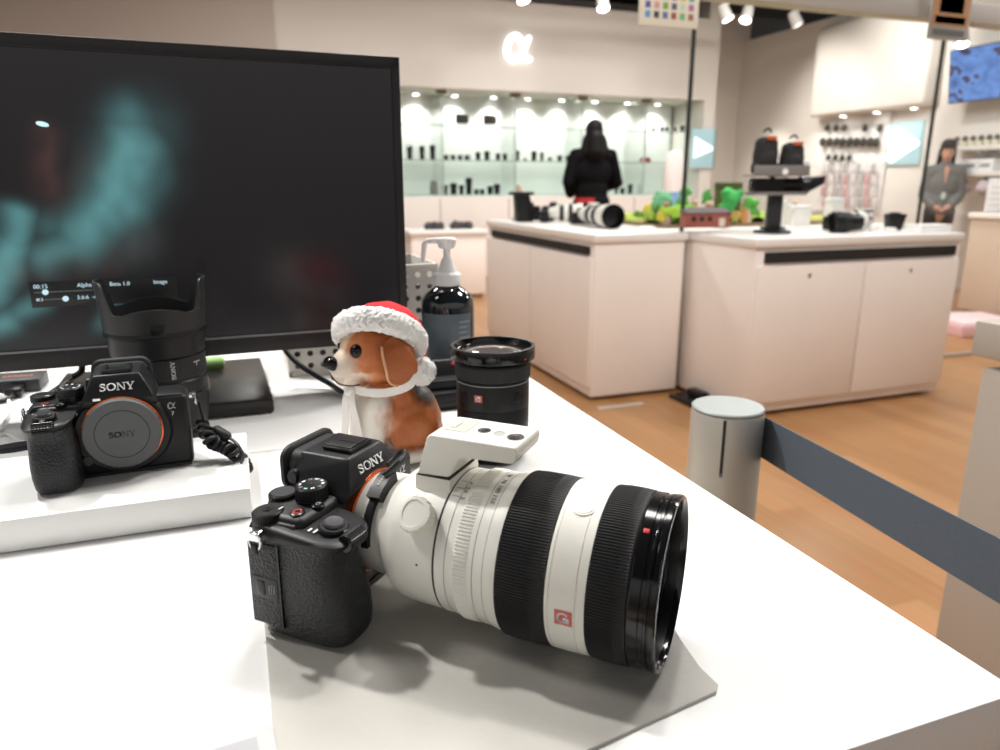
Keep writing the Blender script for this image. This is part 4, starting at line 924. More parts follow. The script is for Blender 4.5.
# ------------------------------------------------------------------ short black lens, glass up, beyond the tripod foot
l2p = atz(495, 468, TZ)
l2 = thing('upright_lens', 'short black lens standing upright beyond the white tripod foot, front glass facing up', 'lens', (l2p.x + .010, l2p.y + .034, TZ + .0004), R(-8))
l2.scale = (1, 1, 1.08)
b2_ = MB(S(mm)).lathe([(0, 0), (29, 0), (30, 1), (30, 6), (29, 7), (29, 9), (33, 13), (34.5, 16), (35, 30), (35, 49), (34.6, 49.6), (35.2, 50.2), (35.2, 74), (34.6, 75), (36, 75.6)], 80).build('lens_barrel', BLK, l2)
MB(S(mm)).lathe([(35.4, 75.6), (36.3, 76.2), (36.6, 88), (35.6, 89.6), (34, 90)], 220, lambda i, r, q: r - (.25 if q % 2 and 0 < i < 3 else 0)).build('zoom_ring', RUB, b2_, smooth=15)
MB(S(mm)).lathe([(34, 90), (37.5, 91), (40.6, 93), (40.9, 94), (40.9, 102), (40.2, 103.6), (37.4, 103.6), (36.6, 102), (35.4, 99), (33.4, 98.4), (33.0, 97.4)], 80).build('front_collar', BLKG, b2_)
MB(S(mm)).lathe([(33.6, 97.0), (26, 98.8), (16, 100.6), (0, 101.6)], 64).build('front_glass', mat('reflection_toned_glass', (.10, .085, .08), .05, coat=1.0, spec=.8), b2_)  # grey-brown reflection is put into the glass base colour
MB(S(mm)).lathe([(35.25, 72.6), (35.35, 73), (35.25, 73.4)], 72).build('ring_line', GREYL, b2_)
MB(S(mm)).lathe([(30.1, 2), (30.6, 2.4), (30.6, 5), (30.1, 5.4)], 72).build('rear_cap', BLKS, b2_)
Mq = lambda a, z, r: S(mm) @ RZ(a) @ T(r, 0, z) @ RY(90) @ RZ(180)
aw = -100
bd = MB(Mq(aw - 24, 62, 35.1)); bd.box((0, 0, .1), (6.2, 7.8, .5), .2); bd2 = bd.build('badge', SALM, b2_)
t = MB(); letter_g(t, 4.4, .3, Mq(aw - 24, 62, 35.5)); t.build('badge_letter', WHT, b2_)
for a in (aw - 55, aw + 43):
    t = MB(Mq(a, 62, 35)); t.lathe([(5.4, 0), (5.4, .4), (4.8, .4), (4.6, .9), (0, 1.1)], 32); t.build('hold_button', BLKS, b2_)
t = MB(Mq(aw + 46, 96, 40.8)); t.b2((-.6, -1.4, 0), (.6, 1.4, .3)); t.build('red_index', REDM, b2_)
t = MB(Mq(aw - 40, 12, 33)); t.ell((0, 0, .4), (1.3, 1.3, .8), seg=12, rings=8); t.build('mount_dot', WHT, b2_)

# ------------------------------------------------------------------ monitor
XM0, XM1, YM, ZM0, ZM1 = -.362, .2045, .918, .8815, 1.2275
mon = thing('computer_monitor', 'black wide monitor showing a dark picture with teal strokes on the demo desk', 'monitor', (0, YM, 0))
MROT = R(1.6)
MB().b2((XM0, .0, ZM0), (XM1, .032, ZM1), .004).b2((XM0 + .08, .03, ZM0 + .06), (XM1 - .08, .055, ZM1 - .08), .01).build('housing', BLKS, mon)
fr = MB(); bt_, br_, bb_ = .013, .010, .021
fr.b2((XM0, -.004, ZM1 - bt_), (XM1, .004, ZM1), .001).b2((XM0, -.004, ZM0), (XM1, .004, ZM0 + bb_), .001).b2((XM1 - br_, -.004, ZM0), (XM1, .004, ZM1), .001).b2((XM0, -.004, ZM0), (XM0 + br_, .004, ZM1), .001)
bz = fr.build('bezel', mat('black_bezel', (.014, .014, .015), .38), mon)
MB().b2((XM0 + br_, -.0045, ZM0 + bb_ - .001), (XM1 - br_, -.003, ZM0 + bb_ + .0012)).build('bezel_line', mat('grey_bezel_line', (.28, .28, .29), .3), bz)
sw, shh = XM1 - XM0 - 2 * br_, ZM1 - ZM0 - bt_ - bb_
bm_ = bmesh.new(); bmesh.ops.create_grid(bm_, x_segments=150, y_segments=92, size=.5); me = bpy.data.meshes.new('screen'); bm_.to_mesh(me); bm_.free()
for v in me.vertices: v.co = Vector((XM0 + br_ + (v.co.x + .5) * sw, -.001, ZM0 + bb_ + (v.co.y + .5) * shh))
def sp(px, py): q = aty(px, py, YM); return Vector((q.x, q.z))
STR = [((130, 122), (134, 150), .026, .5), ((132, 150), (118, 200), .030, .95), ((118, 200), (85, 235), .026, .85), ((85, 235), (48, 255), .020, .55), ((20, 212), (14, 250), .014, .85), ((14, 250), (-10, 290), .018, .95), ((-10, 290), (-60, 320), .02, .9), ((-40, 335), (10, 318), .014, .8), ((10, 318), (38, 300), .012, .55), ((108, 325), (116, 300), .010, .35), ((50, 225), (110, 225), .02, .3), ((150, 130), (120, 230), .035, .18)]
STR = [(sp(*a), sp(*b), w, k) for a, b, w, k in STR]
RED = [(sp(52, 130), sp(48, 185), .012, .9), (sp(20, 275), sp(90, 262), .02, .5), (sp(110, 262), sp(140, 240), .02, .5), (sp(60, 200), sp(90, 160), .02, .35)]
def seg(p, a, b):
    d = b - a; t = max(0, min(1, (p - a).dot(d) / d.dot(d))); return (p - a - d * t).length
def scol(v):
    p = Vector((v.x, v.z)); n1 = noise.noise(Vector((v.x * 18, v.z * 18, 3))); n2 = noise.noise(Vector((v.x * 60, v.z * 45, 9)))
    p = p + Vector((n1, noise.noise(Vector((v.x * 18, v.z * 18, 7))))) * .010
    t = 0
    for a, b, w, k in STR: t = max(t, k * math.exp(-(seg(p, a, b) / w) ** 2 * 1.1))
    t *= .86 + .2 * n2
    r = 0
    for a, b, w, k in RED: r = max(r, k * math.exp(-(seg(p, a, b) / w) ** 2))
    r *= .7 + .5 * n2
    return (max(0, .010 + .105 * t + .05 * r), max(0, .009 + .30 * t + .020 * r), max(0, .010 + .31 * t + .017 * r))
paint(me, scol)
scm = attr_mat('screen_image', .2, 1.0, spec=.35)
sc = link_me('screen', me, scm, mon)
UI = mat('screen_text', (.3, .4, .45), .5, emit=(.55, .75, .85), estr=.9)
UIB = mat('screen_panel', (.010, .012, .013), .4)
p0, p1 = sp(31, 281), sp(100, 303)
MB().b2((p0.x, -.0022, p1.y), (sp(178, 290).x, -.0013, p0.y), .0003).build('control_panel', UIB, sc)
def ui(txt, px, py, size, al='LEFT'):
    q = sp(px, py); text_mb(txt, size, .0003, T(q.x, -.0026, q.y) @ RX(90), None, al).build('screen_text', UI, sc)
ui('00:15', 36, 285.5, .0062); ui('Alpha 7 V', 79, 284, .0062); ui('Beta 1.0', 111, 283, .0062); ui('Image', 154, 281, .0062); ui('#:1', 39, 298, .0055); ui('3:6:6  -6:6', 79, 296, .0060)
for (xa, ya, xb, yb, xk) in ((37, 291, 96, 290, 48), (46, 298, 72, 297, 68)):
    a, b, c = sp(xa, ya), sp(xb, yb), sp(xk, ya - .2)
    MB().b2((a.x, -.0024, a.y - .0004), (b.x, -.0020, a.y + .0004)).build('slider_track', mat('screen_dim', (.1, .1, .1), .5, emit=(.3, .35, .38), estr=.25), sc)
    MB(T(c.x, -.0022, a.y) @ RX(90)).lathe([(0, .0008), (.0030, .0008), (.0030, 0)], 20).build('slider_knob', UI, sc)
a = sp(45, 125); MB(T(a.x, -.002, a.y) @ RX(90) @ RZ(-12)).lathe([(0, .0004), (.005, .0004), (.005, 0)], 16, M=Matrix.Diagonal((1.2, .5, 1, 1))).build('highlight', mat('screen_bright', (.4, .5, .5), .5, emit=(.55, .9, .95), estr=.9), sc)
# stand
st_ = MB(); st_.b2((-.222, -.062, TZ + .0005), (.0255, .165, TZ + .0175), .003); st_.build('stand_base', mat('black_stand_plastic', (.018, .017, .016), .33, bump=.1, bscale=400), mon)
MB().b2((-.135, .058, TZ + .0175), (-.055, .095, 1.06), .006).build('stand_neck', BLK, mon); MB().b2((-.15, .05, .98), (-.04, .065, 1.08), .004).build('stand_bracket', BLK, mon)

mon.rotation_euler = (0, 0, MROT); pv = Vector((XM1, 0, 0)); mon.location = Vector((0, YM, 0)) + pv - Matrix.Rotation(MROT, 3, 'Z') @ pv

# ------------------------------------------------------------------ small things round the stand
g0 = atz(212, 366, TZ + .028); g1 = atz(228, 359, TZ + .028)
gm = thing('marker_pen', 'thick green marker pen lying on the monitor stand base', 'pen', (g1.x - .008, g1.y - .02, TZ + .0275), R(4))
GRN = mat('green_plastic', (.28, .50, .16), .4)
MB().tube([(-.09, 0, 0), (-.088, 0, 0), (-.003, 0, 0), (.002, 0, 0), (.004, 0, 0)], [.003, .0088, .0096, .0085, .004], 20).build('barrel', GRN, gm); MB().tube([(-.095, 0, 0), (-.046, 0, 0)], .0097, 20).build('cap', mat('pale_green_plastic', (.52, .70, .40), .4), gm)
MB().b2((-.09, -.002, .009), (-.03, .002, .0125), .001).build('clip', mat('pale_green_plastic', (.52, .70, .40), .4), gm)
q = atz(209, 394, TZ + .018)
cw = thing('cream_spatula', 'slim cream plastic wand leaning behind the hooded lens on the monitor stand', 'wand', (q.x - .0015, q.y + .006, TZ + .0178), R(-20))
MB().hull([(-.004, -.0012, 0), (.001, -.0012, 0), (-.006, -.0012, .006), (.004, -.0012, .008), (.003, -.0012, .020), (-.006, -.0012, .020), (-.004, .0012, 0), (.001, .0012, 0), (-.006, .0012, .006), (.004, .0012, .008), (.003, .0012, .020), (-.006, .0012, .020)], .0005).build('blade', mat('cream_plastic', (.72, .62, .52), .4), cw); MB().hull([(-.006, -.0012, .0195), (.002, -.0012, .0195), (-.009, -.0012, .046), (-.003, -.0012, .046), (-.006, .0012, .0195), (.002, .0012, .0195), (-.009, .0012, .046), (-.003, .0012, .046)], .0005).build('handle', mat('cream_plastic', (.72, .62, .52), .4), cw)
# hub box with orange print and its plugs
hb0 = atz(42, 392, TZ)
hb = thing('hub_box', 'small flat black hub with orange print beside the monitor stand', 'hub', (hb0.x - .002, hb0.y + .004, TZ + .0003), R(0))
MB().b2((-.11, 0, 0), (0, .05, .017), .0015).build('hub_body', mat('dark_grey_hub', (.03, .032, .036), .45), hb)
t = MB()
for q in range(6): t.b2((-.046 + q * .006, .021, .0168), (-.0415 + q * .006, .027, .0173))
t.build('print', mat('orange_print', (.45, .16, .06), .5), hb)
for q in range(2): MB().b2((-.030 - q * .028, -.001, .004), (-.016 - q * .028, .001, .012), .0004).build('port', BLKG, hb)
pc = thing('plug_cable', 'black plug with a cable running to the hub box by the monitor stand', 'cable', (0, 0, 0))
hx, hy = hb.location.x, hb.location.y
MB().b2((hx - .034, hy - .028, TZ + .003), (hx - .014, hy - .0015, TZ + .013), .003).build('plug', BLKS, pc)
MB().tube(catmull([(hx - .024, hy - .028, TZ + .008), (hx - .026, hy - .04, TZ + .004), (hx - .05, hy - .055, TZ + .0032), (hx - .13, hy - .075, TZ + .0032)], 8), .003, 10).build('cord', BLKS, pc)
wc = thing('white_cable', 'white cable looping on the desk in front of the hub box', 'cable', (0, 0, 0))
w_ = [atz(*q, TZ + .0025) for q in ((-30, 392), (4, 396), (9, 410), (2, 428), (-8, 436), (8, 434), (22, 442), (30, 436))]
MB().tube(catmull(w_, 8), .0022, 10).build('cord', mat('white_cable_jacket', (.72, .72, .71), .4), wc); a = atz(4, 388, TZ + .006); MB().b2((a.x - .012, a.y - .006, TZ + .001), (a.x + .004, a.y + .006, TZ + .010), .003).build('plug', mat('white_cable_jacket', (.72, .72, .71), .4), wc)
a = atz(17, 450, RZ_)
lc = thing('flat_sensor_pad', 'flat black oval pad on the riser beside the camera grip', 'pad', (a.x, a.y, RZ_ + .0003), R(10)); me_ = MB(Matrix.Diagonal((1, .42, 1, 1))); me_.lathe([(0, 0), (.0185, 0), (.02, .0015), (.02, .0035), (.018, .005), (0, .0052)], 36); me_.build('pad_body', BLK, lc); MB(Matrix.Diagonal((1, .42, 1, 1))).lathe([(.0, .0053), (.012, .0053), (.0125, .0049)], 30).build('pad_face', BLKS, lc)
# monitor cable on the left and the one running to the right under the dog
mc = thing('monitor_cable', 'thick black cable dropping behind the stand base beside the hub box', 'cable', (0, 0, 0))
pp = [aty(86, 352, 1.02), aty(84, 366, 1.0), atz(78, 376, TZ + .012), atz(66, 388, TZ + .0045), atz(48, 396, TZ + .0045), atz(36, 402, TZ + .0045)]
pp = [Vector((-.21, 1.035, .96)), Vector((-.21, 1.035, .90)), atz(82, 366, .862), atz(73, 377, .8445), atz(62, 386, .8435), atz(52, 393, .8435), atz(46, 397, .8435)]
MB().tube(catmull(pp, 8), .004, 12).build('cord', BLKS, mc)
vc = thing('video_cable', 'thick black cable crossing in front of the perforated bin behind the dog figurine', 'cable', (0, 0, 0))
pp = [Vector((.02, .985, .93)), aty(278, 338, .98), aty(290, 356, .965), aty(308, 371, .945), aty(330, 384, .925), atz(352, 397, TZ + .0045), atz(400, 409, TZ + .0045), Vector((.19, .93, TZ + .0045))]
MB().tube(catmull(pp, 8), .0036, 12).build('cord', BLKS, vc)
# perforated bin
bn = thing('perforated_bin', 'white perforated metal bin standing behind the monitor and the dog figurine', 'bin', (.057, 1.012, TZ + .0003), 0)
BINM = mat('offwhite_metal', (.66, .63, .58), .45, .0)
bw, bd_, bh = .215, .16, .150
def perf(w, h, nx, nz, r, Mx):
    """sheet with round holes: square cells, each an octagon cut out"""
    m = MB(Mx); cx, cz = w / nx, h / nz
    for i_ in range(nx):
        for j_ in range(nz):
            c = Vector((cx * (i_ + .5), 0, cz * (j_ + .5)))
            o8 = [c + Vector((r * math.cos(2 * pi * q / 16), 0, r * math.sin(2 * pi * q / 16))) for q in range(16)]
            def edge(q):
                a = 2 * pi * q / 16; x, z = math.cos(a), math.sin(a); k_ = 1 / max(abs(x), abs(z)); return c + Vector((x * k_ * cx / 2, 0, z * k_ * cz / 2))
            e8 = [edge(q) for q in range(16)]
            for q in range(16):
                q2 = (q + 1) % 16; m.raw([o8[q], o8[q2], e8[q2], e8[q]], [(0, 1, 2, 3)])
                m.raw([o8[q], o8[q2], o8[q2] + Vector((0, .0015, 0)), o8[q] + Vector((0, .0015, 0))], [(0, 1, 2, 3)])
    return m
perf(bw - .006, bh - .012, 12, 8, .0042, T(.003, 0, .006)).build('perforated_front', BINM, bn)
perf(bd_ - .006, bh - .012, 9, 8, .0042, T(0, bd_ - .003, .006) @ RZ(-90)).build('perforated_side', BINM, bn)
MB().b2((0, bd_ - .002, 0), (bw, bd_, bh)).b2((bw - .002, 0, 0), (bw, bd_, bh)).b2((0, 0, 0), (bw, bd_, .002)).build('bin_shell', BINM, bn)
t = MB(); t.b2((-.0015, -.0015, 0), (.0035, .0035, bh)).b2((bw - .003, -.0015, 0), (bw + .001, .003, bh)).b2((-.002, -.002, bh - .008), (bw + .001, .003, bh), .001).b2((-.002, -.002, bh - .008), (.003, bd_, bh), .001).b2((0, -.0015, 0), (bw, .002, .007)).b2((-.0015, 0, 0), (.002, bd_, .007)); t.build('rim', BINM, bn)
MB().b2((.004, .006, .004), (bw - .004, bd_ - .006, bh - .03), .004).build('liner', mat('dark_grey_liner', (.05, .05, .05), .6), bn)

# ------------------------------------------------------------------ pump bottle and black dock
bo = atz(446, 384, TZ)
bt2 = thing('pump_bottle', 'dark translucent hand sanitiser bottle with a white pump standing behind the dog figurine', 'bottle', (bo.x, bo.y + .0, TZ + .0004), R(-20))
bt2.scale = (1.09, 1.09, .965); bt2.location.x += .0045
BOT = mat('smoked_bottle', (.010, .013, .016), .06, coat=.6)
MB(S(mm)).lathe([(0, 0), (29, 0), (31.5, 2), (32, 6), (32, 110), (31, 118), (27, 126), (20, 133), (14.5, 137), (14, 141)], 64).build('bottle_body', BOT, bt2)
MB(S(mm)).lathe([(32.15, 26), (32.25, 26.5), (32.25, 103), (32.15, 103.5)], 64, a0=R(-150), a1=R(-30)).build('label', mat('slate_label', (.10, .13, .155), .35, var=.3, vscale=40), bt2)
t = MB()
for q in range(9): t.loft([[(32.4 * mm * math.cos(R(a)), 32.4 * mm * math.sin(R(a)), z * mm) for z in (94 - q * 7, 94 - q * 7 - 2.4)] for a in range(-62, -62 + (24 if q % 3 else 30), 4)], False)
t.build('label_text', mat('dim_label_print', (.24, .27, .29), .5), bt2)
PW = mat('white_pump_plastic', (.80, .80, .80), .4)
pm = MB(S(mm)).lathe([(15.5, 138), (16.5, 139), (16.5, 152), (15.5, 154), (12, 156), (9, 164), (6.5, 172), (4.2, 176), (4.2, 187), (6, 188)], 40).build('pump', PW, bt2)
MB(S(mm)).lathe([(0, 187), (8, 187), (10, 189), (10.5, 193), (11.5, 195), (11.5, 199), (10, 201), (0, 202)], 32).build('pump_head', PW, pm)
MB(S(mm)).tube([(0, 0, 197), (-14, -1, 197.5), (-23, -2, 196.5), (-26, -2, 193), (-27, -2, 184), (-28.5, -2, 170)], [5, 4, 3.4, 3.3, 3.0, 2.4], 14).build('spout', PW, pm)
a = atz(462, 409, TZ)
dk = thing('black_dock', 'black stepped dock standing in front of the pump bottle behind the short lens', 'dock', (a.x, a.y, TZ + .0003), R(0))
MB().b2((-.07, .0, 0), (.012, .07, .022), .003).b2((-.055, .012, .02), (.012, .06, .034), .003).build('dock_body', BLK, dk); MB().hull([(-.06, .03, .03), (.012, .03, .03), (-.06, .06, .03), (.012, .06, .03), (-.06, .044, .052), (.012, .044, .052), (-.06, .06, .052), (.012, .06, .052)], .003).build('back_rest', BLK, dk)
q = aty(453, 364, a.y + .042); MB(T(q.x - a.x, .0425, q.z - TZ) @ RX(90)).lathe([(0, .003), (.003, .003), (.0034, 0)], 20).build('red_button', mat('red_button_plastic', (.60, .05, .05), .4), dk)
MB().b2((-.07, -.0008, .006), (.012, .001, .009)).build('front_groove', BLKG, dk)

# ------------------------------------------------------------------ white card holder at the near edge
a = atz(272, 726, TZ); 
ch = thing('card_holder', 'white price card with rounded corners lying on the near edge of the desk', 'card', (a.x, a.y, TZ + .0003))
pts = []
for (cx, cy, a0) in ((-.006, -.006, 0), (-.094, -.006, 90), (-.094, -.054, 180), (-.006, -.054, 270)):
    for q in range(7): b_ = R(a0 + q * 15); pts.append((cx + .006 * math.cos(b_), cy + .006 * math.sin(b_)))
e_ = atz(276, 725, TZ) - atz(180, 753, TZ); Mc = Matrix.Rotation(math.atan2(e_.y, e_.x), 4, 'Z')
MB(Mc).prism(pts, 0, .0028).build('holder', mat('white_holder', (.52, .52, .53), .25), ch)
MB(Mc).b2((-.092, -.056, .0028), (-.008, -.008, .0031)).build('price_sheet', mat('pale_grey_sheet', (.40, .40, .42), .6), ch)
t = MB(Mc)
for q in range(4): t.b2((-.05 + .004 * q, -.016 - q * .010, .0031), (-.018, -.0135 - q * .010, .0033))
t.build('printed_line', mat('mid_grey_print', (.22, .22, .22), .6), ch)

# ------------------------------------------------------------------ belt barrier
pb = atz(733, 411, .816)
post = thing('barrier_post', 'round brushed metal barrier post with a slot and the end of a grey belt', 'post', (pb.x + .008, pb.y + .02, 0), R(0))
MB().lathe([(0, 0), (.15, 0), (.15, .012), (.05, .02)], 48).build('post_base', ALU, post)
MB().lathe([(.044, .015), (.044, .806), (.043, .812)], 64).build('tube', ALU, post); MB().lathe([(.0428, .8115), (.0435, .8125), (.0435, .815), (.042, .8165), (0, .8165)], 64).build('top_cap', mat('pale_steel_cap', (.27, .29, .285), .5, .2), post)
dv = math.atan2(-pb.y, -pb.x)
Mp = Matrix.Rotation(dv - R(2), 4, 'Z'); MB(Mp).b2((.0425, -.0022, .738), (.0447, .0022, .810), .0008).build('slot', mat('grey_slot', (.20, .21, .20), .4), post); MB(Mp).b2((.0435, -.0012, .743), (.0450, .0012, .810)).build('slot_gap', DARK, post)
bl0 = Vector((pb.x + .047, pb.y + .002)); bl1 = atd(1000, 563, .587).xy
dirb = (bl1 - bl0).normalized(); bl2 = bl1 + dirb * .45; nb = Vector((-dirb.y, dirb.x))
belt = MB(T(-post.location.x, -post.location.y, 0)); rings = []
for q in range(25):
    f_ = q / 24; p_ = bl0.lerp(bl2, f_); zt = .804 + .004 * f_; zb_ = .7515 + .002 * f_; tw_ = nb * .0006
    sag = -.004 * math.sin(pi * f_)
    rings.append([(p_.x + tw_.x, p_.y + tw_.y, zb_ + sag), (p_.x + tw_.x, p_.y + tw_.y, zt + sag), (p_.x - tw_.x, p_.y - tw_.y, zt + sag), (p_.x - tw_.x, p_.y - tw_.y, zb_ + sag)])
belt.loft(rings)
o = belt.build('belt', mat('slate_webbing', (.085, .105, .135), .7, bump=.5, bscale=900, var=.1, vscale=300), post, 'slate grey webbing belt')
# ------------------------------------------------------------------ beagle puppy figurine with a red and white hat
DG = atz(386, 459, TZ)
dg_ = thing('dog_figurine', 'seated tan and white puppy figurine wearing a red and white knitted hat on the desk', 'figurine', (DG.x + .002, DG.y + .012, TZ + .0004), R(-20 + 33))
KD = .001
d = MB(S(KD))
HZ = 104   # head height
# facing -X; near side -Y
d.ell((0, 0, HZ), (33, 31, 30)); d.ell((-12, 0, HZ + 5), (28, 28, 24)); d.ell((-6, -14, HZ - 10), (22, 15, 18)); d.ell((-6, 14, HZ - 10), (22, 15, 18))
d.ell((-28, 0, HZ - 7), (22, 18, 17)); d.ell((-36, 0, HZ - 10), (16, 15, 14)); d.ell((-37, -6, HZ - 14), (12, 9, 10)); d.ell((-37, 6, HZ - 14), (12, 9, 10)); d.ell((-29, 0, HZ - 22), (18, 12, 9)); d.ell((-26, 0, HZ + 6), (12, 9, 10))
d.ell((10, 0, HZ - 26), (26, 25, 24)); d.ell((8, 0, HZ - 44), (31, 29, 26)); d.ell((2, 0, HZ - 58), (34, 31, 30)); d.ell((-8, 0, HZ - 56), (26, 24, 28)); d.ell((20, 0, HZ - 62), (36, 33, 32)); d.ell((27, 0, 32), (32, 36, 34)); d.ell((34, 0, 20), (27, 35, 20))
d.ell((22, -25, 26), (26, 15, 26)); d.ell((22, 25, 26), (26, 15, 26)); d.ell((14, -36, 9), (24, 11, 9)); d.ell((14, 36, 9), (24, 11, 9))
for s_ in (-1, 1):
    d.chain([(-12, s_ * 19, 56), (-18, s_ * 18, 30), (-20, s_ * 17, 9)], [15, 11, 10]); d.ell((-26, s_ * 17, 7), (15, 11, 7.5))
    d.ell((-23, s_ * 14, HZ + 9), (8, 6, 4))
d.chain([(54, 6, 12), (66, 14, 8), (72, 26, 7)], [8, 7, 5])
me = fuse(d, .0016, 8, .5)
OR1, OR2, CRM, BLKF, WHF = (.60, .20, .055), (.42, .10, .022), (.78, .62, .46), (.02, .016, .014), (.80, .74, .66)
def lerp3(a, b, t): t = max(0, min(1, t)); return tuple(a[i] + (b[i] - a[i]) * t for i in range(3))
def sst(a, b, x): t = max(0, min(1, (x - a) / (b - a))); return t * t * (3 - 2 * t)
def dogcol(v):
    x, y, z = v.x / KD, v.y / KD, v.z / KD; n = noise.noise(Vector((x * .05, y * .05, z * .05))) * 6 + noise.noise(Vector((x * .25, y * .25, z * .12))) * 3
    c = lerp3(OR1, OR2, .5 + .08 * n)
    if z > HZ - 30:
        hz = z - HZ
        # pale muzzle and blaze
        muz = 1 - sst(-46, -26, x + n * .6 + max(0, hz) * 1.1 + (hz < -12) * -8)
        blaze = (1 - sst(4, 9, abs(y) + n * .3)) * (1 - sst(-16, -8, x))
        c = lerp3(c, CRM, max(muz, blaze * .9)); c = lerp3(c, WHF, muz * .5)
        if x < -43 and hz < -16: c = lerp3(c, (.35, .22, .17), .35)
        c = lerp3(c, (.25, .06, .02), .45 * math.exp(-((x + 29) ** 2 + (abs(y) - 15) ** 2 + (hz - 4) ** 2) / 60))
    else:
        ch = 1 - sst(-12, 10, x + abs(y) * .25 + n * 1.2 - (z - 50) * .12)
        c = lerp3(c, WHF, ch); bk = sst(9, 26, x + (z - 45) * .55 - abs(y) * .55 + n) * sst(40, 60, z)
        c = lerp3(c, BLKF, bk); c = lerp3(c, WHF, 1 - sst(6, 14, z - (x > 5) * 4 + n * .4))
    return c
paint(me, dogcol)
link_me('body', me, attr_mat('painted_resin_fur', .45, bump=.25, bscale=260), dg_)
GLB = mat('glossy_black_paint', (.006, .005, .005), .16, spec=.3)
for s_ in (-1, 1):
    e_ = MB(S(KD)).ell((-30.0, s_ * 15.4, HZ + 8), (7.2, 6.6, 7.2), seg=24, rings=16).build('eye', GLB, dg_)
n_ = fuse(MB(S(KD)).ell((-50.5, 0, HZ - 4), (6.8, 9.4, 6.8)).ell((-50.5, -4.5, HZ - 6), (4.5, 5, 4.5)).ell((-50.5, 4.5, HZ - 6), (4.5, 5, 4.5)), .0009, 3); link_me('nose', n_, GLB, dg_)
m_ = MB(S(KD)).tube(catmull([(-50.8, 0, HZ - 11), (-50.4, -1, HZ - 17), (-46, -9.2, HZ - 22.5), (-37, -15.2, HZ - 24), (-30, -16.6, HZ - 23.5)], 6), .7, 6); m_.tube(catmull([(-50.4, 1, HZ - 17), (-46, 9.2, HZ - 22.5), (-37, 15.2, HZ - 24)], 6), .7, 6)
m_.build('mouth_line', mat('dark_brown_line', (.10, .04, .025), .5), dg_)
EARM = mat('painted_ear', (.40, .11, .03), .45, bump=.25, bscale=240, var=.25, vscale=60)
for s_ in (-1, 1):
    e_ = MB(S(KD))
    rings = []
    for q, (z, w, xo, yo) in enumerate([(HZ + 19, 5, -4, 25), (HZ + 14, 9.5, -3, 29.5), (HZ + 6, 13, -1, 33), (HZ - 4, 15, 1, 36), (HZ - 14, 16, 3, 37), (HZ - 23, 15, 4, 36), (HZ - 30, 11, 5, 34.5), (HZ - 34, 5, 6, 33.5)]):
        rings.append([(xo + w * math.cos(a), s_ * (yo + 4.4 * math.sin(a) + .012 * w * w * math.cos(a) ** 2), HZ + 19 + (z - HZ - 19) * .80 + 2 * math.cos(a)) for a in [2 * pi * k_ / 20 for k_ in range(20)]])
    e_.loft(rings); ear = e_.build('ear', EARM, dg_)
    MB(S(KD)).tube(catmull([(r_[10][0] - .4, r_[10][1] + s_ * 1.2, r_[10][2]) for r_ in rings[1:]], 4), 1.3, 8).build('ear_edge', mat('painted_ear_edge', (.66, .36, .20), .45), ear)
# hat: fluffy brim, red crown, pompom, ribbon
FUR = mat('white_fluff', (.86, .84, .82), .9, bump=.9, bscale=420)
hat = dg_
Mh = S(KD) @ T(1, 3, HZ + 14.5) @ RY(27) @ RX(-30)
def fluffy(me, amp, fr):
    for v in me.vertices:
        nn = v.normal; k_ = noise.noise(v.co * fr) + .6 * noise.noise(v.co * fr * 2.3); v.co += nn * amp * k_
def torus(Mx, Rx_, Ry_, rx_, rz_, m=90, k=22):
    b = MB(Mx); vs = []; 
    for i_ in range(m):
        a = 2 * pi * i_ / m
        for j_ in range(k):
            p = 2 * pi * j_ / k; vs.append(((Rx_ + rx_ * math.cos(p)) * math.cos(a), (Ry_ + rx_ * math.cos(p)) * math.sin(a), rz_ * math.sin(p)))
    b.raw(vs, [(i_ * k + j_, ((i_ + 1) % m) * k + j_, ((i_ + 1) % m) * k + (j_ + 1) % k, i_ * k + (j_ + 1) % k) for i_ in range(m) for j_ in range(k)]); return b
brim = torus(Mh, 38, 34, 9, 12)
me = fuse(brim, .0014, 2); fluffy(me, .0019, 420)
hb_ = link_me('hat_brim', me, FUR, dg_, 'fluffy white hat brim')
cr_ = MB(Mh); secs = []
for q, (x, z, r, tl) in enumerate([(2, 0, 38, 0), (4, 8, 37, 8), (9, 14, 33, 22), (17, 18, 28, 40), (26, 19, 23, 60), (35, 16, 18, 82), (43, 10, 14, 105), (48, 2, 10, 120), (50, -6, 6, 130)]):
    Mt = T(x, 0, z) @ RY(tl); secs.append([Mt @ Vector((r * math.cos(a), r * .92 * math.sin(a), 0)) for a in [2 * pi * k_ / 40 for k_ in range(40)]])
cr_.loft(secs)
cr_.build('hat_crown', mat('red_felt', (.62, .012, .022), .85, bump=.4, bscale=700), hb_, 'red felt hat crown', 60)
me = fuse(MB(Mh).ell((41, -17, -27), (13.5, 12.5, 13.5)), .0014, 1); fluffy(me, .0024, 330); link_me('pompom', me, FUR, hb_)
RIB = mat('white_ribbon', (.84, .80, .76), .6)
def ribbon(path, w, name, par, wd=None):
    m = MB(S(KD)); P = catmull(path, 8); rings = []
    for i_, p in enumerate(P):
        t_ = (P[min(i_ + 1, len(P) - 1)] - P[max(i_ - 1, 0)]).normalized(); o_ = Vector((p.x - 6, p.y, 0)).normalized(); s_ = t_.cross(o_).normalized() if wd is None else Vector(wd)
        rings.append([p + s_ * w / 2 + o_ * .6, p - s_ * w / 2 + o_ * .6, p - s_ * w / 2 - o_ * .6, p + s_ * w / 2 - o_ * .6])
    m.loft(rings); return m.build(name, RIB, par)
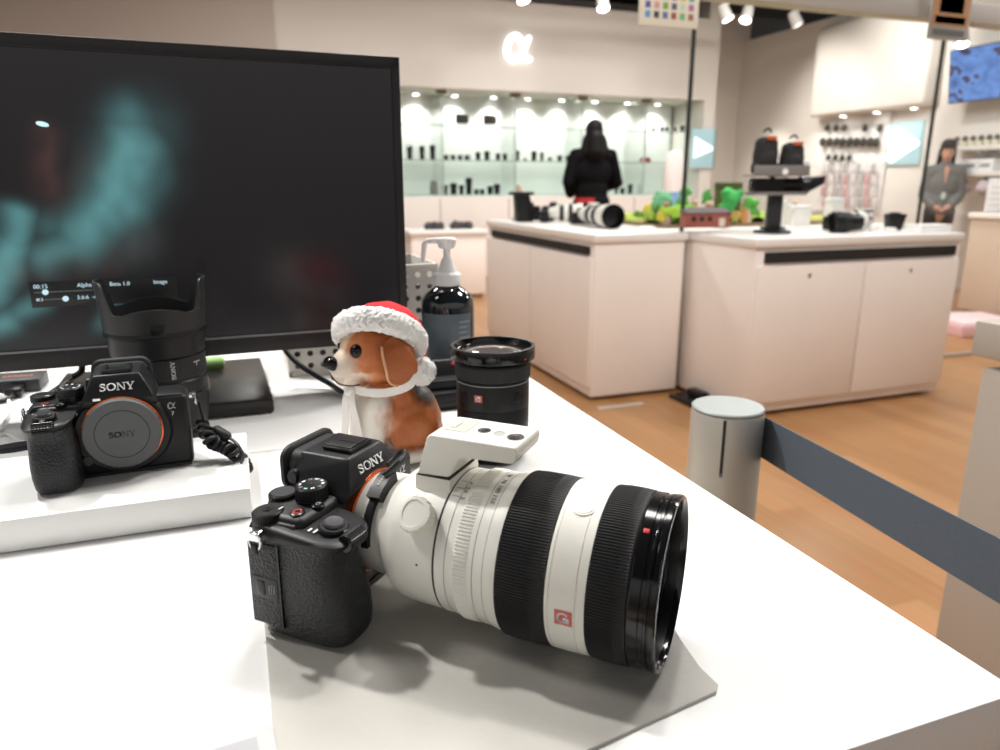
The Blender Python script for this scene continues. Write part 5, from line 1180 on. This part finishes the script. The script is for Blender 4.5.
ribbon([(22, -37.5, HZ - 8), (12, -38.5, HZ - 24), (-6, -34, HZ - 30), (-22, -24, HZ - 31), (-34, -8, HZ - 29), (-36, 4, HZ - 28), (-22, 24, HZ - 30), (0, 33, HZ - 28), (22, 36, HZ - 8)], 8, 'chin_ribbon', hb_)
ribbon([(-36, -9, HZ - 28), (-37, -11, HZ - 40), (-34, -13, HZ - 58), (-33, -15, HZ - 74), (-36, -16, HZ - 84)], 8, 'ribbon_tail', hb_, (.55, -.83, 0))
ribbon([(-36, -4, HZ - 28), (-40, -4, HZ - 42), (-40, -2, HZ - 60), (-42, 0, HZ - 78)], 8, 'ribbon_tail', hb_, (.3, -.95, 0))
me = fuse(MB(S(KD)).ell((-37, -7, HZ - 29), (5, 6, 5)).ell((-39, -9, HZ - 31), (3, 4, 4)), .0012, 2); link_me('ribbon_knot', me, RIB, hb_)
# ------------------------------------------------------------------ people
def person(name, lab, loc, rz, H, pose, cl):
    o = thing(name, lab, 'person', loc, rz); k = H / 1.70
    M0 = S(k)
    SK = mat('skin', (.55, .30, .20), .55, var=.06)
    b = MB(M0)
    J = pose
    # facing -Y
    b.ell((0, 0, 1.56), (.075, .092, .112)); b.ell((0, -.03, 1.515), (.058, .062, .07)); b.chain([(0, .012, 1.30), (0, .0, 1.50)], [.062, .052])
    b.ell((0, 0, 1.20), (.165, .105, .17)); b.ell((0, 0, 1.02), (.135, .095, .14)); b.ell((0, .005, .90), (.160, .11, .13))
    for s_ in (-1, 1):
        b.ell((s_ * .125, .005, 1.335), (.085, .07, .06))
        a = J['arms'][0 if s_ < 0 else 1]
        b.chain([(s_ * .175, .005, 1.34), a[0], a[1]], [.052, .042, .030])
        h0 = Vector(a[1]); h1 = Vector(a[2]); b.chain([h0, h0.lerp(h1, .6)], [.028, .034])
        dd = (h1 - h0).normalized(); sd = dd.cross(Vector((0, 0, 1))).normalized()
        for f_ in range(4): q0 = h0.lerp(h1, .55) + sd * (.011 * (f_ - 1.5) * 1.4); b.chain([q0, q0 + dd * (.07 - .008 * abs(f_ - 1.4)) + Vector((0, 0, -.012))], [.0095, .008])
        b.chain([h0.lerp(h1, .2) + sd * .02 * -s_, h0.lerp(h1, .7) + sd * .045 * -s_], [.011, .009])
        b.chain([(s_ * .088, .0, .88), (s_ * .092, -.005, .48), (s_ * .095, .012, .09)], [.085, .056, .036]); b.chain([(s_ * .098, .01, .045), (s_ * .11, -.14, .032)], [.042, .034])
    b.ell((0, -.098, 1.545), (.012, .018, .022))
    for s_ in (-1, 1): b.ell((s_ * .078, .005, 1.55), (.012, .02, .03))
    me = fuse(b, .012 * k, 4, .4); body = link_me('body', me, SK, o)
    for s_ in (-1, 1): MB(M0).ell((s_ * .030, -.083, 1.572), (.010, .006, .006), seg=10, rings=8).build('eye', BLKG, o)
    MB(M0).ell((0, -.086, 1.497), (.020, .008, .005), seg=10, rings=8).build('mouth', mat('lip_red', (.35, .10, .09), .5), o)
    # clothing
    t = MB(M0); t.ell((0, 0, 1.20), (.19, .128, .19)); t.ell((0, 0, 1.02), (.165, .12, .16)); t.ell((0, .005, .90 if cl['long'] else .96), (.185, .135, .13)); t.chain([(-.13, .005, 1.34), (.13, .005, 1.34)], [.085, .085]); t.chain([(0, .01, 1.34), (0, .008, 1.42)], [.085, .07])
    for s_ in (-1, 1):
        a = J['arms'][0 if s_ < 0 else 1]; t.chain([(s_ * .175, .005, 1.345), a[0], Vector(a[0]).lerp(Vector(a[1]), .92)], [.074, .064, .050])
    me = fuse(t, .014 * k, 4, .4)
    for v in me.vertices: v.co += v.normal * .004 * noise.noise(v.co * 9)
    top = link_me(cl['top_name'], me, cl['top'], o)
    t = MB(M0)
    for s_ in (-1, 1): t.chain([(s_ * .088, 0, .90), (s_ * .092, -.005, .48), (s_ * .095, .012, .10)], [.104, .076, .062])
    t.ell((0, .005, .93), (.172, .122, .11)); me = fuse(t, .014 * k, 4, .4); link_me('trousers', me, cl['trousers'], o)
    for s_ in (-1, 1):
        me = fuse(MB(M0).chain([(s_ * .098, .02, .050), (s_ * .112, -.15, .040)], [.052, .042]).box((s_ * .105, -.06, .012), (.085, .25, .024), .01), .01 * k, 3); link_me('shoe', me, BLK, o)
    t = MB(M0); t.ell((0, .018, 1.592), (.088, .096, .100)); t.ell((0, .045, 1.54), (.086, .075, .10))
    if cl['hair'] == 'long': t.chain([(-.03, .075, 1.56), (-.05, .10, 1.40), (-.06, .105, 1.26)], [.07, .06, .03]); t.chain([(.03, .075, 1.56), (.05, .10, 1.40), (.06, .105, 1.28)], [.07, .06, .03]); t.chain([(-.08, .0, 1.58), (-.09, .02, 1.42)], [.022, .018]); t.chain([(.08, .0, 1.58), (.09, .02, 1.42)], [.022, .018])
    if cl['hair'] == 'hood': t.chain([(0, .07, 1.50), (0, .08, 1.38)], [.085, .10]); t.chain([(-.07, .04, 1.50), (-.10, .05, 1.38)], [.05, .05]); t.chain([(.07, .04, 1.50), (.10, .05, 1.38)], [.05, .05])
    me = fuse(t, .010 * k, 3); hr_ = link_me('hair', me, mat('black_hair', (.006, .005, .005), .5, spec=.12, bump=.4, bscale=90), o)
    return o, M0
JK = mat('black_jacket', (.005, .005, .006), .8, spec=.08, bump=.3, bscale=40); TR = mat('black_trousers', (.006, .006, .007), .7, spec=.1, bump=.2, bscale=60)
mp_ = atd(594, 120, 7.0)
man, Mm = person('person', 'person in a black jacket seen from behind, facing the glass showcase', (mp_.x, mp_.y, 0), R(180 - 8), mp_.z + .02,
    {'arms': [((-.27, -.03, 1.10), (-.13, -.20, 1.02), (-.03, -.25, 1.05)), ((.25, .02, 1.10), (.17, -.16, .98), (.06, -.22, 1.0))]}, dict(top=JK, top_name='jacket', trousers=TR, hair='hood', long=True))
t = MB(Mm); t.loft([[(x_, y_, z_) for x_, y_ in ((.02, .140), (.08, .139), (.15, .115), (.185, .06), (.19, .05), (.155, .122), (.082, .146), (.02, .147))] for z_ in (.905, .95)], True); t.build('red_hem', mat('red_cloth', (.45, .02, .02), .7), man)
wp_ = atd(950, 139, 7.15)
SHIRT = mat('grey_shirt', (.15, .15, .145), .8, bump=.3, bscale=40, var=.1)
wom, Mw = person('person', 'woman in a dark cap and grey shirt standing with hands clasped behind the till counter', (wp_.x, wp_.y, 0), R(-42), wp_.z + .01,
    {'arms': [((-.215, .02, 1.09), (-.10, -.16, .97), (-.01, -.20, .93)), ((.215, .02, 1.09), (.10, -.16, .97), (.01, -.205, .945))]}, dict(top=SHIRT, top_name='shirt', trousers=TR, hair='long', long=False))
wom.scale = (.84, .9, 1)
cpm = MB(Mw).ell((0, .0, 1.625), (.094, .104, .070)); cpm.ell((0, -.10, 1.612), (.07, .06, .012)); me = fuse(cpm, .009, 2); link_me('cap', me, mat('black_cap', (.012, .012, .013), .8), wom)
t = MB(Mw); t.hull([(-.028, -.118, 1.36), (.028, -.118, 1.36), (0, -.134, 1.20), (-.02, -.10, 1.40), (.02, -.10, 1.40)]); t.build('collar_opening', mat('skin', (.55, .30, .20), .55), wom)
t = MB(Mw).box((.0, -.139, 1.08), (.05, .008, .075), .002); t.build('name_badge', mat('pale_green_badge', (.55, .66, .60), .5), wom)

# ------------------------------------------------------------------ gear on the left counter
def counter_at(px, py): return atz(px, py, CZ)
def tele_rig(lab, pA, pB, r, grp, tri=True):
    """camera with a white telephoto lens lying from pA (body) to pB (front)"""
    a = Vector((pA.x, pA.y, 0)); b = Vector((pB.x, pB.y, 0)); L = (b - a).length; an = math.atan2(b.y - a.y, b.x - a.x)
    o = thing('telephoto_camera', lab, 'camera', (a.x, a.y, CZ + .0005), an, grp)
    Mx = T(0, 0, r) @ RY(90)
    bl = MB(Mx).lathe([(r * .5, .02), (r * .62, .05), (r * .62, L * .22), (r * .8, L * .28), (r * .8, L * .5), (r * .9, L * .58), (r * .9, L * .8), (r, L * .84), (r, L * .97)], 40).build('lens_barrel', WLENS, o)
    MB(Mx).lathe([(r * .81, L * .36), (r * .85, L * .37), (r * .85, L * .47), (r * .81, L * .48)], 80, lambda i, rr, q: rr - (.0015 if q % 2 else 0)).build('zoom_ring', RUB, bl)
    MB(Mx).lathe([(r * .91, L * .6), (r * .95, L * .61), (r * .95, L * .70), (r * .91, L * .71)], 80, lambda i, rr, q: rr - (.0015 if q % 2 else 0)).build('focus_ring', RUB, bl)
    MB(Mx).lathe([(r, L * .965), (r * 1.03, L * .97), (r * 1.03, L), (r * .93, L), (r * .90, L * .9), (0, L * .9)], 40).build('front_collar', BLKG, bl)
    MB().b2((-.035, -.066, .004), (.02, .066, .075), .008).build('body_shell', BLK, o); MB().hull([(-.03, -.03, .07), (.02, -.03, .07), (-.03, .03, .07), (.02, .03, .07), (-.025, -.018, .10), (.012, -.018, .10), (-.025, .018, .10), (.012, .018, .10)], .003).build('viewfinder_hump', BLK, o)
    MB().b2((.01, .035, .004), (.055, .066, .07), .012).build('grip', LEATH, o); MB().cyl((-.005, .048, .075), (-.005, .048, .088), .011, seg=18).build('dial', BLKS, o)
    if tri: MB().b2((L * .3, -.02, r * 1.75), (L * .46, .02, r * 2.05), .005).build('tripod_foot', WLENS, bl)
    return o
A1_ = counter_at(575, 222); B1_ = counter_at(619, 229)
tele_rig('camera with a white telephoto lens whose black front faces the desk, behind the pump bottle', Vector((1.99, 4.02, 0)), Vector((1.955, 3.56, 0)), .066, 'telephoto cameras on the island')
tele_rig('camera with a white telephoto lens lying sideways behind the other one on the counter unit', Vector((1.90, 4.36, 0)), Vector((2.12, 4.26, 0)), .060, 'telephoto cameras on the island')
a = counter_at(526, 218)
o = thing('camera_stand_block', 'black tapered camera block on the back corner of the counter unit by the pump bottle', 'block', (1.80, 4.50, CZ + .0005), R(-10))
MB().hull([(-.05, -.05, 0), (.06, -.05, 0), (-.05, .05, 0), (.06, .05, 0), (-.06, -.055, .17), (.035, -.055, .17), (-.06, .055, .17), (.035, .055, .17)], .008).build('block_body', BLK, o); MB().b2((-.09, -.06, .17), (.06, .06, .19), .005).build('top_plate', BLKS, o)
for q, (px, py, sc) in enumerate([(540, 196, 1.0), (553, 199, .85)]):
    a = counter_at(px + 2, 214)
    o = thing('display_camera', ['black camera perched behind the black tapered block on the counter unit', 'second black camera behind the white telephoto lenses on the counter unit'][q], 'camera', (1.93 + q * .16, 4.70 - q * .03, CZ + .0005), R(-20), 'small cameras on the counter unit')
    MB().b2((-.07, -.04, 0), (.07, .04, .02), .004).build('plinth', BLK, o); MB().b2((-.07, -.03, .02), (.07, .03, .095), .01).build('body_shell', BLK, o); MB().hull([(-.03, -.03, .09), (.03, -.03, .09), (-.03, .03, .09), (.03, .03, .09), (-.02, -.02, .12), (.02, -.02, .12), (-.02, .02, .12), (.02, .02, .12)], .003).build('viewfinder_hump', BLK, o); MB(T(0, -.03, .055) @ RX(90)).lathe([(.034, 0), (.034, .06), (.03, .065), (0, .06)], 24).build('lens_barrel', BLKS, o)
a = Vector((1.84, 4.95, 0)); o = thing('bust_stand', 'slim tan figure shaped stand behind the black tapered block', 'stand', (1.84, 4.69, CZ + .0005)); o.scale = (.75, .75, .85); me = fuse(MB().chain([(0, 0, .02), (0, 0, .12), (.01, 0, .20), (0, 0, .27)], [.05, .035, .045, .02]), .012, 3); link_me('figure', me, mat('tan_plastic', (.55, .42, .33), .6), o); MB().lathe([(0, 0), (.06, 0), (.06, .01), (0, .012)], 24).build('base', BLK, o)

# ------------------------------------------------------------------ miniature garden on the block behind the partition
gx0, gx1, gy0, gy1 = 2.24, 3.78, 3.53, 4.95
gd = thing('miniature_garden', 'mossy miniature garden board with mixed greens and yellows on the counter behind the partition', 'miniature garden', (0, 0, CZ + .0005))
MB().b2((gx0, gy0, 0), (gx1, gy1, .02), .003).build('board', mat('brown_board', (.22, .15, .08), .7), gd)
bm_ = bmesh.new(); bmesh.ops.create_grid(bm_, x_segments=110, y_segments=100, size=.5); me = bpy.data.meshes.new('moss'); bm_.to_mesh(me); bm_.free()
for v in me.vertices:
    x = gx0 + .02 + (v.co.x + .5) * (gx1 - gx0 - .04); y = gy0 + .02 + (v.co.y + .5) * (gy1 - gy0 - .04)
    h_ = .022 + .05 * max(0, noise.noise(Vector((x * 4, y * 4, 2)))) + .02 * abs(noise.noise(Vector((x * 16, y * 16, 5))))
    v.co = Vector((x, y, h_))
def mosscol(v):
    n = noise.noise(Vector((v.x * 7, v.y * 7, 3))); m = noise.noise(Vector((v.x * 22, v.y * 22, 8)))
    if n > .30: return (.62, .50, .04)
    if n < -.38: return (.45, .30, .18)
    return lerp3((.12, .26, .03), (.42, .50, .06), .5 + .9 * m)
paint(me, mosscol); o = link_me('moss', me, attr_mat('moss', .9, bump=.6, bscale=90), gd); stuff(o)
LEAFM = {}
def tree_(lab, px, py, h, cw, col, typ=0):
    p = atz(px, py, CZ + .03); 
    p.x = min(max(p.x, gx0 + .08), gx1 - .06); p.y = min(max(p.y, gy0 + .05), gy1 - .08)
    o = thing('model_tree', lab, 'model tree', (p.x, p.y, CZ + .022), 0, 'model trees in the miniature garden')
    MB().tube([(0, 0, 0), (.004, 0, h * .3), (0, .004, h * .6)], [.012, .009, .006], 10).build('trunk', mat('model_bark', (.16, .09, .05), .8), o)
    m = MB(); rr = random.Random(int(px))
    for q in range(16): a_ = rr.random() * 6.3; r_ = rr.random() ** .5 * cw * .5; m.ell((r_ * math.cos(a_), r_ * math.sin(a_), h * (.45 + .48 * rr.random())), cw * (.20 + .12 * rr.random()), seg=10, rings=7)
    me = fuse(m, .014, 2)
    for v in me.vertices: v.co += v.normal * .016 * noise.noise(v.co * 75)
    link_me('crown', me, mat('crown_%d' % int(px), col, .85, bump=.7, bscale=130, var=.3, vscale=30), o)
tree_('mint green model tree nearest the white telephoto lens in the miniature garden', 636, 222, .17, .10, (.16, .42, .22))
tree_('bright green round model tree beside the dark olive box', 741, 222, .19, .10, (.06, .42, .10))
tree_('light green low model bush in front of the olive box', 730, 226, .09, .11, (.22, .48, .05))
tree_('small dark green model tree above the brick red model building', 706, 214, .20, .07, (.08, .30, .08))
tree_('yellow model shrub behind the clear panel edge', 656, 220, .10, .13, (.60, .48, .03))
tree_('green model tree under the pale banner tower', 683, 216, .20, .08, (.14, .42, .14))
tree_('lime model shrub beside the pale banner tower', 676, 226, .08, .10, (.32, .50, .04))
tree_('green model tree behind the black zoom lens', 826, 226, .13, .09, (.10, .42, .07))
p = atz(705, 224, CZ + .04); o = thing('model_building', 'long brick red model building with a grey roof in the miniature garden', 'model building', (min(p.x, 3.2), min(p.y, 4.4), CZ + .03), R(-8)); o.scale = (.8, .8, .75)
MB().b2((-.15, -.05, -.008), (.15, .05, .09), .003).build('wall', mat('brick_red', (.33, .10, .075), .8, var=.3, vscale=60), o); MB().hull([(-.16, -.06, .09), (.16, -.06, .09), (-.16, .06, .09), (.16, .06, .09), (-.15, 0, .125), (.12, 0, .125)]).build('roof', mat('grey_roof', (.14, .12, .12), .7), o)
MB().b2((.07, -.053, .0), (.11, -.049, .055)).build('door', mat('cream_door', (.7, .6, .48), .6), o)
for q in range(3): MB().b2((-.12 + q * .055, -.053, .035), (-.09 + q * .055, -.049, .065)).build('window', DARK, o)
p = atz(733, 216, CZ + .03); o = thing('olive_box', 'dark olive upright box behind the bright green model tree', 'box', (3.55, 4.70, CZ + .03), R(-20)); MB().b2((-.09, -.05, -.008), (.09, .05, .22), .006).build('carton', mat('olive_card', (.075, .085, .03), .7), o); MB().b2((-.092, -.052, .17), (.092, .052, .222), .004).build('lid', mat('olive_card_dark', (.06, .07, .025), .7), o)
for q, px in enumerate([727, 735]):
    p = atz(px, 229, CZ); o = thing('white_pot', ['white pot standing nearer the partition edge before the green bush', 'grey white pot standing second from the partition edge before the green bush'][q], 'pot', (p.x, 3.44, CZ + .0005), 0, 'white pots by the garden'); MB().lathe([(0, 0), (.024, 0), (.030, .065), (.026, .065), (.022, .01), (0, .01)], 20).build('pot_wall', WHT if q == 0 else mat('greyish_pot', (.6, .6, .58), .5), o); MB().lathe([(0, .06), (.026, .06)], 16).build('soil', mat('violet_grey_fill', (.16, .14, .2), .8), o)
p = aty(674, 206, 4.9); o = thing('banner_tower', 'pale slim banner tower with a blue foot rising over the miniature garden', 'banner tower', (3.62, 5.55, 0), R(-20)); MB().lathe([(0, .0), (.16, 0), (.16, .02), (.03, .03)], 24).build('base', ALU, o)
MB().lathe([(.06, .03), (.085, .9), (.09, 1.1), (.075, 1.30), (.05, 1.36), (0, 1.37)], 28).build('banner_body', attr_mat('banner_print', .6) if False else mat('pale_pink_white', (.85, .77, .76), .6, var=.12, vscale=5), o); MB().lathe([(.0835, .80), (.0885, .98), (.0895, 1.02), (.0835, .80)], 28, a0=R(-140), a1=R(0)).build('blue_print', mat('pale_blue_ink', (.25, .42, .72), .6), o)
pal = [(.55, .10, .06), (.70, .52, .44), (.62, .40, .30), (.10, .10, .12), (.75, .68, .60), (.60, .30, .10)]
for q, (px, py) in enumerate([(648, 224), (662, 226), (694, 219), (712, 222), (752, 225), (760, 222), (768, 226), (790, 224), (800, 222), (812, 221)]):
    p = atz(px, py, CZ + .03); x_ = min(max(p.x, gx0 + .05), gx1 - .04); y_ = min(max(p.y, gy0 + .04), gy1 - .06)
    o = thing('model_figure', ORD[q] + ' tiny model figure from the white telephoto lens in the miniature garden', 'figurine', (x_, y_, CZ + .02), 0, 'tiny figures in the miniature garden')
    m = mat('figure_paint_%d' % (q % 6), pal[q % 6], .6); MB().lathe([(0, 0), (.035, 0), (.03, .05), (.016, .09), (0, .095)], 14).build('torso', m, o); MB().ell((0, 0, .108), .018, seg=12, rings=8).build('head', mat('figure_face', (.62, .42, .32), .6), o)

# ------------------------------------------------------------------ gear on the counter unit behind the belt post
sp_ = Vector((2.55, 3.00, 0))
ds = thing('display_stand', 'black pole display stand with two trays on the counter with the long slot', 'display stand', (sp_.x, sp_.y, CZ + .0005), R(-20))
MB().lathe([(0, 0), (.09, 0), (.09, .012), (.05, .02)], 28).build('stand_base', BLK, ds); MB().b2((-.032, -.03, .015), (.032, .03, .19), .006).build('pole', mat('ribbed_black', (.016, .016, .017), .5), ds)
MB().b2((-.05, -.045, .02), (.05, .045, .03), .003).build('pole_collar', BLKS, ds); MB().b2((-.13, -.07, .185), (.13, .07, .200), .004).build('lower_tray', mat('grey_tray', (.20, .19, .18), .5), ds)
MB().b2((-.012, .056, .19), (.012, .068, .276), .003).build('back_post', BLK, ds); up_ = MB().b2((-.15, -.095, .275), (.12, .07, .283), .003).b2((-.15, -.098, .275), (.12, -.092, .325), .003).build('upper_tray', mat('grey_tray', (.20, .19, .18), .5), ds)
MB(T(.0, -.099, .295) @ RX(90)).lathe([(0, .003), (.014, .003), (.015, 0)], 20).build('tray_badge', WHT, up_)
Rs = Matrix.Rotation(R(-20), 3, 'Z')
for q, (dx, lab, w) in enumerate([(-.068, 'black backpack with an orange tag on the display stand, beside the end of the partition', .062), (.062, 'second black backpack with an orange tag, set lower on the display stand', .060)]):
    v = Rs @ Vector((dx, 0, 0)); o = thing('backpack', lab, 'backpack', (sp_.x + v.x, sp_.y + v.y, CZ + .2842), R(-20), 'black backpacks on the display stand'); h_ = .205 - q * .03
    m = MB(); m.ell((0, 0, h_ * .42), (w, .052, h_ * .45)); m.box((0, 0, h_ * .48), (w * 1.75, .085, h_ * .78), .034, 4); m.box((0, 0, .03), (w * 1.9, .09, .058), .015); me = fuse(m, .008, 5); bp = link_me('bag_body', me, mat('backpack_fabric', (.022, .022, .023), .8, bump=.4, bscale=200), o)
    me = fuse(MB().ell((0, -.045, h_ * .30), (w * .68, .022, h_ * .25)), .006, 3); link_me('front_pocket', me, mat('backpack_fabric', (.022, .022, .023), .8, bump=.4, bscale=200), bp)
    MB().box((0.01, -.046, h_ * .82), (.045, .012, .018), .003).build('orange_tag', mat('orange_tag', (.55, .10, .03), .6), bp); MB().tube(catmull([(-.02, 0, h_ * .97), (0, -.01, h_ * 1.05), (.02, 0, h_ * .97)], 6), .005, 8).build('carry_loop', BLK, bp)
v = Rs @ Vector((.12, -.0, 0)); o = thing('price_globe', 'small white round tag hanging at the edge of the second backpack', 'tag', (sp_.x + v.x, sp_.y + v.y - .02, CZ + .335)); MB().ell((0, 0, 0), (.024, .012, .022), seg=16, rings=10).build('tag_face', WHT, o); MB().tube([(0, .0, .02), (-.01, .02, .04)], .002).build('tag_cord', WHT, o)
v = Rs @ Vector((-.02, 0, 0))
o = thing('cinema_camera', 'black video camera with a long black hood on the lower tray of the display stand', 'camera', (sp_.x + v.x, sp_.y + v.y, CZ + .2008), R(-20))
MB().b2((-.105, -.05, 0), (.045, .05, .066), .01).build('body_shell', BLK, o); MB(T(.045, 0, .034) @ RY(90)).lathe([(.030, 0), (.034, .01), (.034, .07), (.040, .09), (.044, .13), (.038, .13), (.03, .09), (0, .08)], 28).build('lens_barrel', BLKS, o)
MB().hull([(.165, -.045, .0), (.165, .045, .0), (.175, -.045, .07), (.175, .045, .07), (.235, -.05, .038), (.235, .05, .038), (.24, -.05, .078), (.24, .05, .078)], .004).build('hood', BLK, o); MB().box((.02, 0, .08), (.1, .03, .02), .006).build('top_handle', BLK, o)
MB().b2((-.11, -.03, .02), (-.102, .03, .055), .003).build('display_screen', BLKG, o)
# lenses and boxes along the counter
a = Vector((3.10, 3.0, 0))
tele_rig('black bodied camera with a short white lens lying beside the display stand', Vector((2.98, 3.02, 0)), Vector((3.16, 3.03, 0)), .050, 'telephoto cameras on the island', False)
p = atz(833, 229, CZ); o = thing('fat_zoom_lens', 'thick black zoom lens lying on its side before the white lens by the display stand', 'lens', (2.93, 2.90, CZ + .0505), R(165)); Mx = RY(90)
bl = MB(Mx).lathe([(0, -.07), (.036, -.07), (.04, -.05), (.044, -.02), (.048, .02), (.05, .06), (.05, .08), (.044, .08), (.04, .06), (0, .055)], 36).build('lens_barrel', BLK, o); MB(Mx).lathe([(.0485, -.0), (.0502, .005), (.0502, .035), (.0485, .04)], 90, lambda i, r, q_: r - (.001 if q_ % 2 else 0)).build('zoom_ring', RUB, bl)
o = thing('lens_carton', 'white upright carton with black stripes standing past the white lens on the counter', 'carton', (3.28, 3.14, CZ + .0005), R(-20)); MB().b2((-.04, -.03, 0), (.04, .03, .105), .003).build('carton', mat('white_carton', (.80, .77, .74), .5), o)
for z in (.05, .09): MB().b2((-.0405, -.0306, z), (.0405, .0306, z + .011)).build('stripe', BLK, o)
o = thing('black_tumbler', 'black tapered lens holder near the end of the counter with the long slot', 'holder', (3.33, 2.98, CZ + .0005), R(-20)); MB().hull([(-.032, -.03, 0), (.032, -.03, 0), (-.032, .03, 0), (.032, .03, 0), (-.042, -.036, .085), (.05, -.036, .085), (-.042, .036, .085), (.05, .036, .085)], .004).build('holder_body', BLK, o); MB().lathe([(0, .0855), (.028, .0855), (.03, .092), (.026, .092), (.02, .087), (0, .087)], 24).build('rim', BLKS, o)
o = thing('white_tray', 'flat white box lying at the far end of the counter with the long slot', 'box', (3.36, 2.80, CZ + .0005), R(-4)); MB().b2((-.09, -.05, 0), (.11, .05, .03), .004).build('box_body', WHT, o); MB().b2((-.092, -.052, .03), (.112, .052, .038), .003).build('lid', mat('white_lid', (.82, .80, .78), .5), o)
for q, (x_, y_) in enumerate([(3.16, 2.84), (3.22, 2.90), (3.14, 2.93)]):
    o = thing('lens_cap_set', ORD[q] + ' small pale cap from the zoom lens on the counter', 'cap', (x_, y_, CZ + .0005), 0, 'small caps on the counter'); MB().lathe([(0, 0), (.026, 0), (.027, .004), (.027, .016), (.024, .02), (0, .02)], 28).build('cap_shell', [WHT, mat('pink_cap', (.7, .5, .44), .5), WHT][q], o); MB().lathe([(.014, .0202), (.018, .0215), (.022, .0202)], 28).build('cap_ring', mat('grey_cap_ring', (.4, .4, .4), .5), o)
o = thing('white_flat_pack', 'flat white pack near the clear panel edge beside the telephoto lens front', 'pack', (2.10, 3.48, CZ + .0005), R(12)); MB().hull([(-.06, -.04, 0), (.06, -.04, 0), (-.06, .04, 0), (.06, .04, 0), (-.05, -.03, .018), (.05, -.03, .016), (-.05, .03, .018), (.05, .03, .016)], .003).build('pack_body', WHT, o); MB().b2((-.05, -.004, .0165), (.05, .004, .019), .001).build('seam', mat('grey_seam', (.6, .6, .6), .5), o)

for q, (x_, y_, w_, h_, lab) in enumerate([(2.92, 3.42, .09, .15, 'tall white carton behind the pole of the display stand'), (3.12, 3.46, .11, .12, 'wide white carton behind the black zoom lens'), (3.36, 3.44, .08, .16, 'white carton behind the striped carton')]):
    o = thing('white_carton', lab, 'carton', (x_, y_, CZ + .0005), R(-12)); MB().b2((-w_ / 2, -.04, 0), (w_ / 2, .04, h_ * .9), .004).build('carton_body', mat('white_card', (.84, .81, .78), .5), o); MB().b2((-w_ / 2 - .002, -.042, h_ * .8), (w_ / 2 + .002, .042, h_), .004).build('lid', WHT, o)

rr = random.Random(5); shc = [(.50, .44, .04), (.30, .44, .06), (.16, .30, .06), (.55, .36, .10), (.10, .26, .07)]
for q in range(16):
    px = 624 + q * 9.0; p = atz(px, 227 - (q % 3) * 3.5, CZ + .02); x_ = min(max(p.x, gx0 + .05), gx1 - .05); y_ = min(max(p.y, gy0 + .05), gy1 - .05)
    o = thing('model_shrub', ORD[q] + ' tiny model shrub from the white telephoto lens along the miniature garden', 'model shrub', (x_, y_, CZ + .02), 0, 'model shrubs in the miniature garden')
    m = MB()
    for k_ in range(6): m.ell((rr.uniform(-.03, .03), rr.uniform(-.03, .03), .03 + rr.random() * .03), .016 + rr.random() * .014, seg=8, rings=6)
    me = fuse(m, .009, 1); link_me('foliage', me, mat('shrub_%d' % (q % 5), shc[q % 5], .85, bump=.6, bscale=150, var=.3, vscale=40), o); MB().cyl((0, 0, -.002), (0, 0, .03), .006, seg=8).build('stem', mat('model_bark', (.16, .09, .05), .8), o)
# ------------------------------------------------------------------ light: shop ceiling lamps and daylight-white mall beyond the open sides
w = bpy.data.worlds.new('world'); bpy.context.scene.world = w; w.use_nodes = True
bg = w.node_tree.nodes['Background']; bg.inputs[1].default_value = .72
nt = w.node_tree; tcw = nt.nodes.new('ShaderNodeTexCoord'); sx_ = nt.nodes.new('ShaderNodeSeparateXYZ'); rmp = nt.nodes.new('ShaderNodeValToRGB')
mr = nt.nodes.new('ShaderNodeMapRange'); mr.inputs[1].default_value = -1; mr.inputs[2].default_value = 1
nt.links.new(tcw.outputs['Generated'], sx_.inputs[0]); nt.links.new(sx_.outputs['Z'], mr.inputs[0]); nt.links.new(mr.outputs[0], rmp.inputs[0]); nt.links.new(rmp.outputs[0], bg.inputs[0])
els = rmp.color_ramp.elements; els[0].position = .46; els[0].color = (.24, .21, .18, 1); els[1].position = .60; els[1].color = (1, .97, .94, 1)
e_ = els.new(.52); e_.color = (.50, .47, .44, 1)
for (x, y) in ((-1.6, 1.2), (.6, 1.6), (-.6, 3.4), (2.2, 1.2), (3.2, 3.6), (1.0, 5.6), (5.2, 2.6), (5.0, 5.6), (3.4, 6.0)):
    area((x, y, 3.3), (x, y, 0), (58 if x > 1.5 else 33) if y < 5 else 62, .6, .6)
spot((-.75, 1.75, 3.1), (0, .6, .8), 235, .07, 60, .5, (1, .97, .93))
spot((.9, 1.3, 3.1), (.2, .5, .8), 90, .06, 60, .5, (1, .97, .93))
for y in (6.6, 7.6, 8.6): spot((6.75, y, 1.96), (7.2, y, 1.0), 16, .04, 110, .9)
spot((5.4, 5.4, 3.2), (7.0, 6.4, 2.5), 210, .08, 45, 1.0)
spot((5.6, 7.4, 3.2), (7.2, 7.6, 1.5), 170, .08, 70, 1.0)
vs_ = bpy.context.scene.view_settings
vs_.view_transform = 'Standard'; vs_.look = 'None'; vs_.gamma = 1; vs_.use_curve_mapping = False; vs_.exposure = 0.0
sc_ = bpy.context.scene
try:
    sc_.cycles.use_denoising = True; sc_.cycles.max_bounces = 8; sc_.cycles.transparent_max_bounces = 24; sc_.cycles.caustics_reflective = False; sc_.cycles.caustics_refractive = False
except Exception: pass
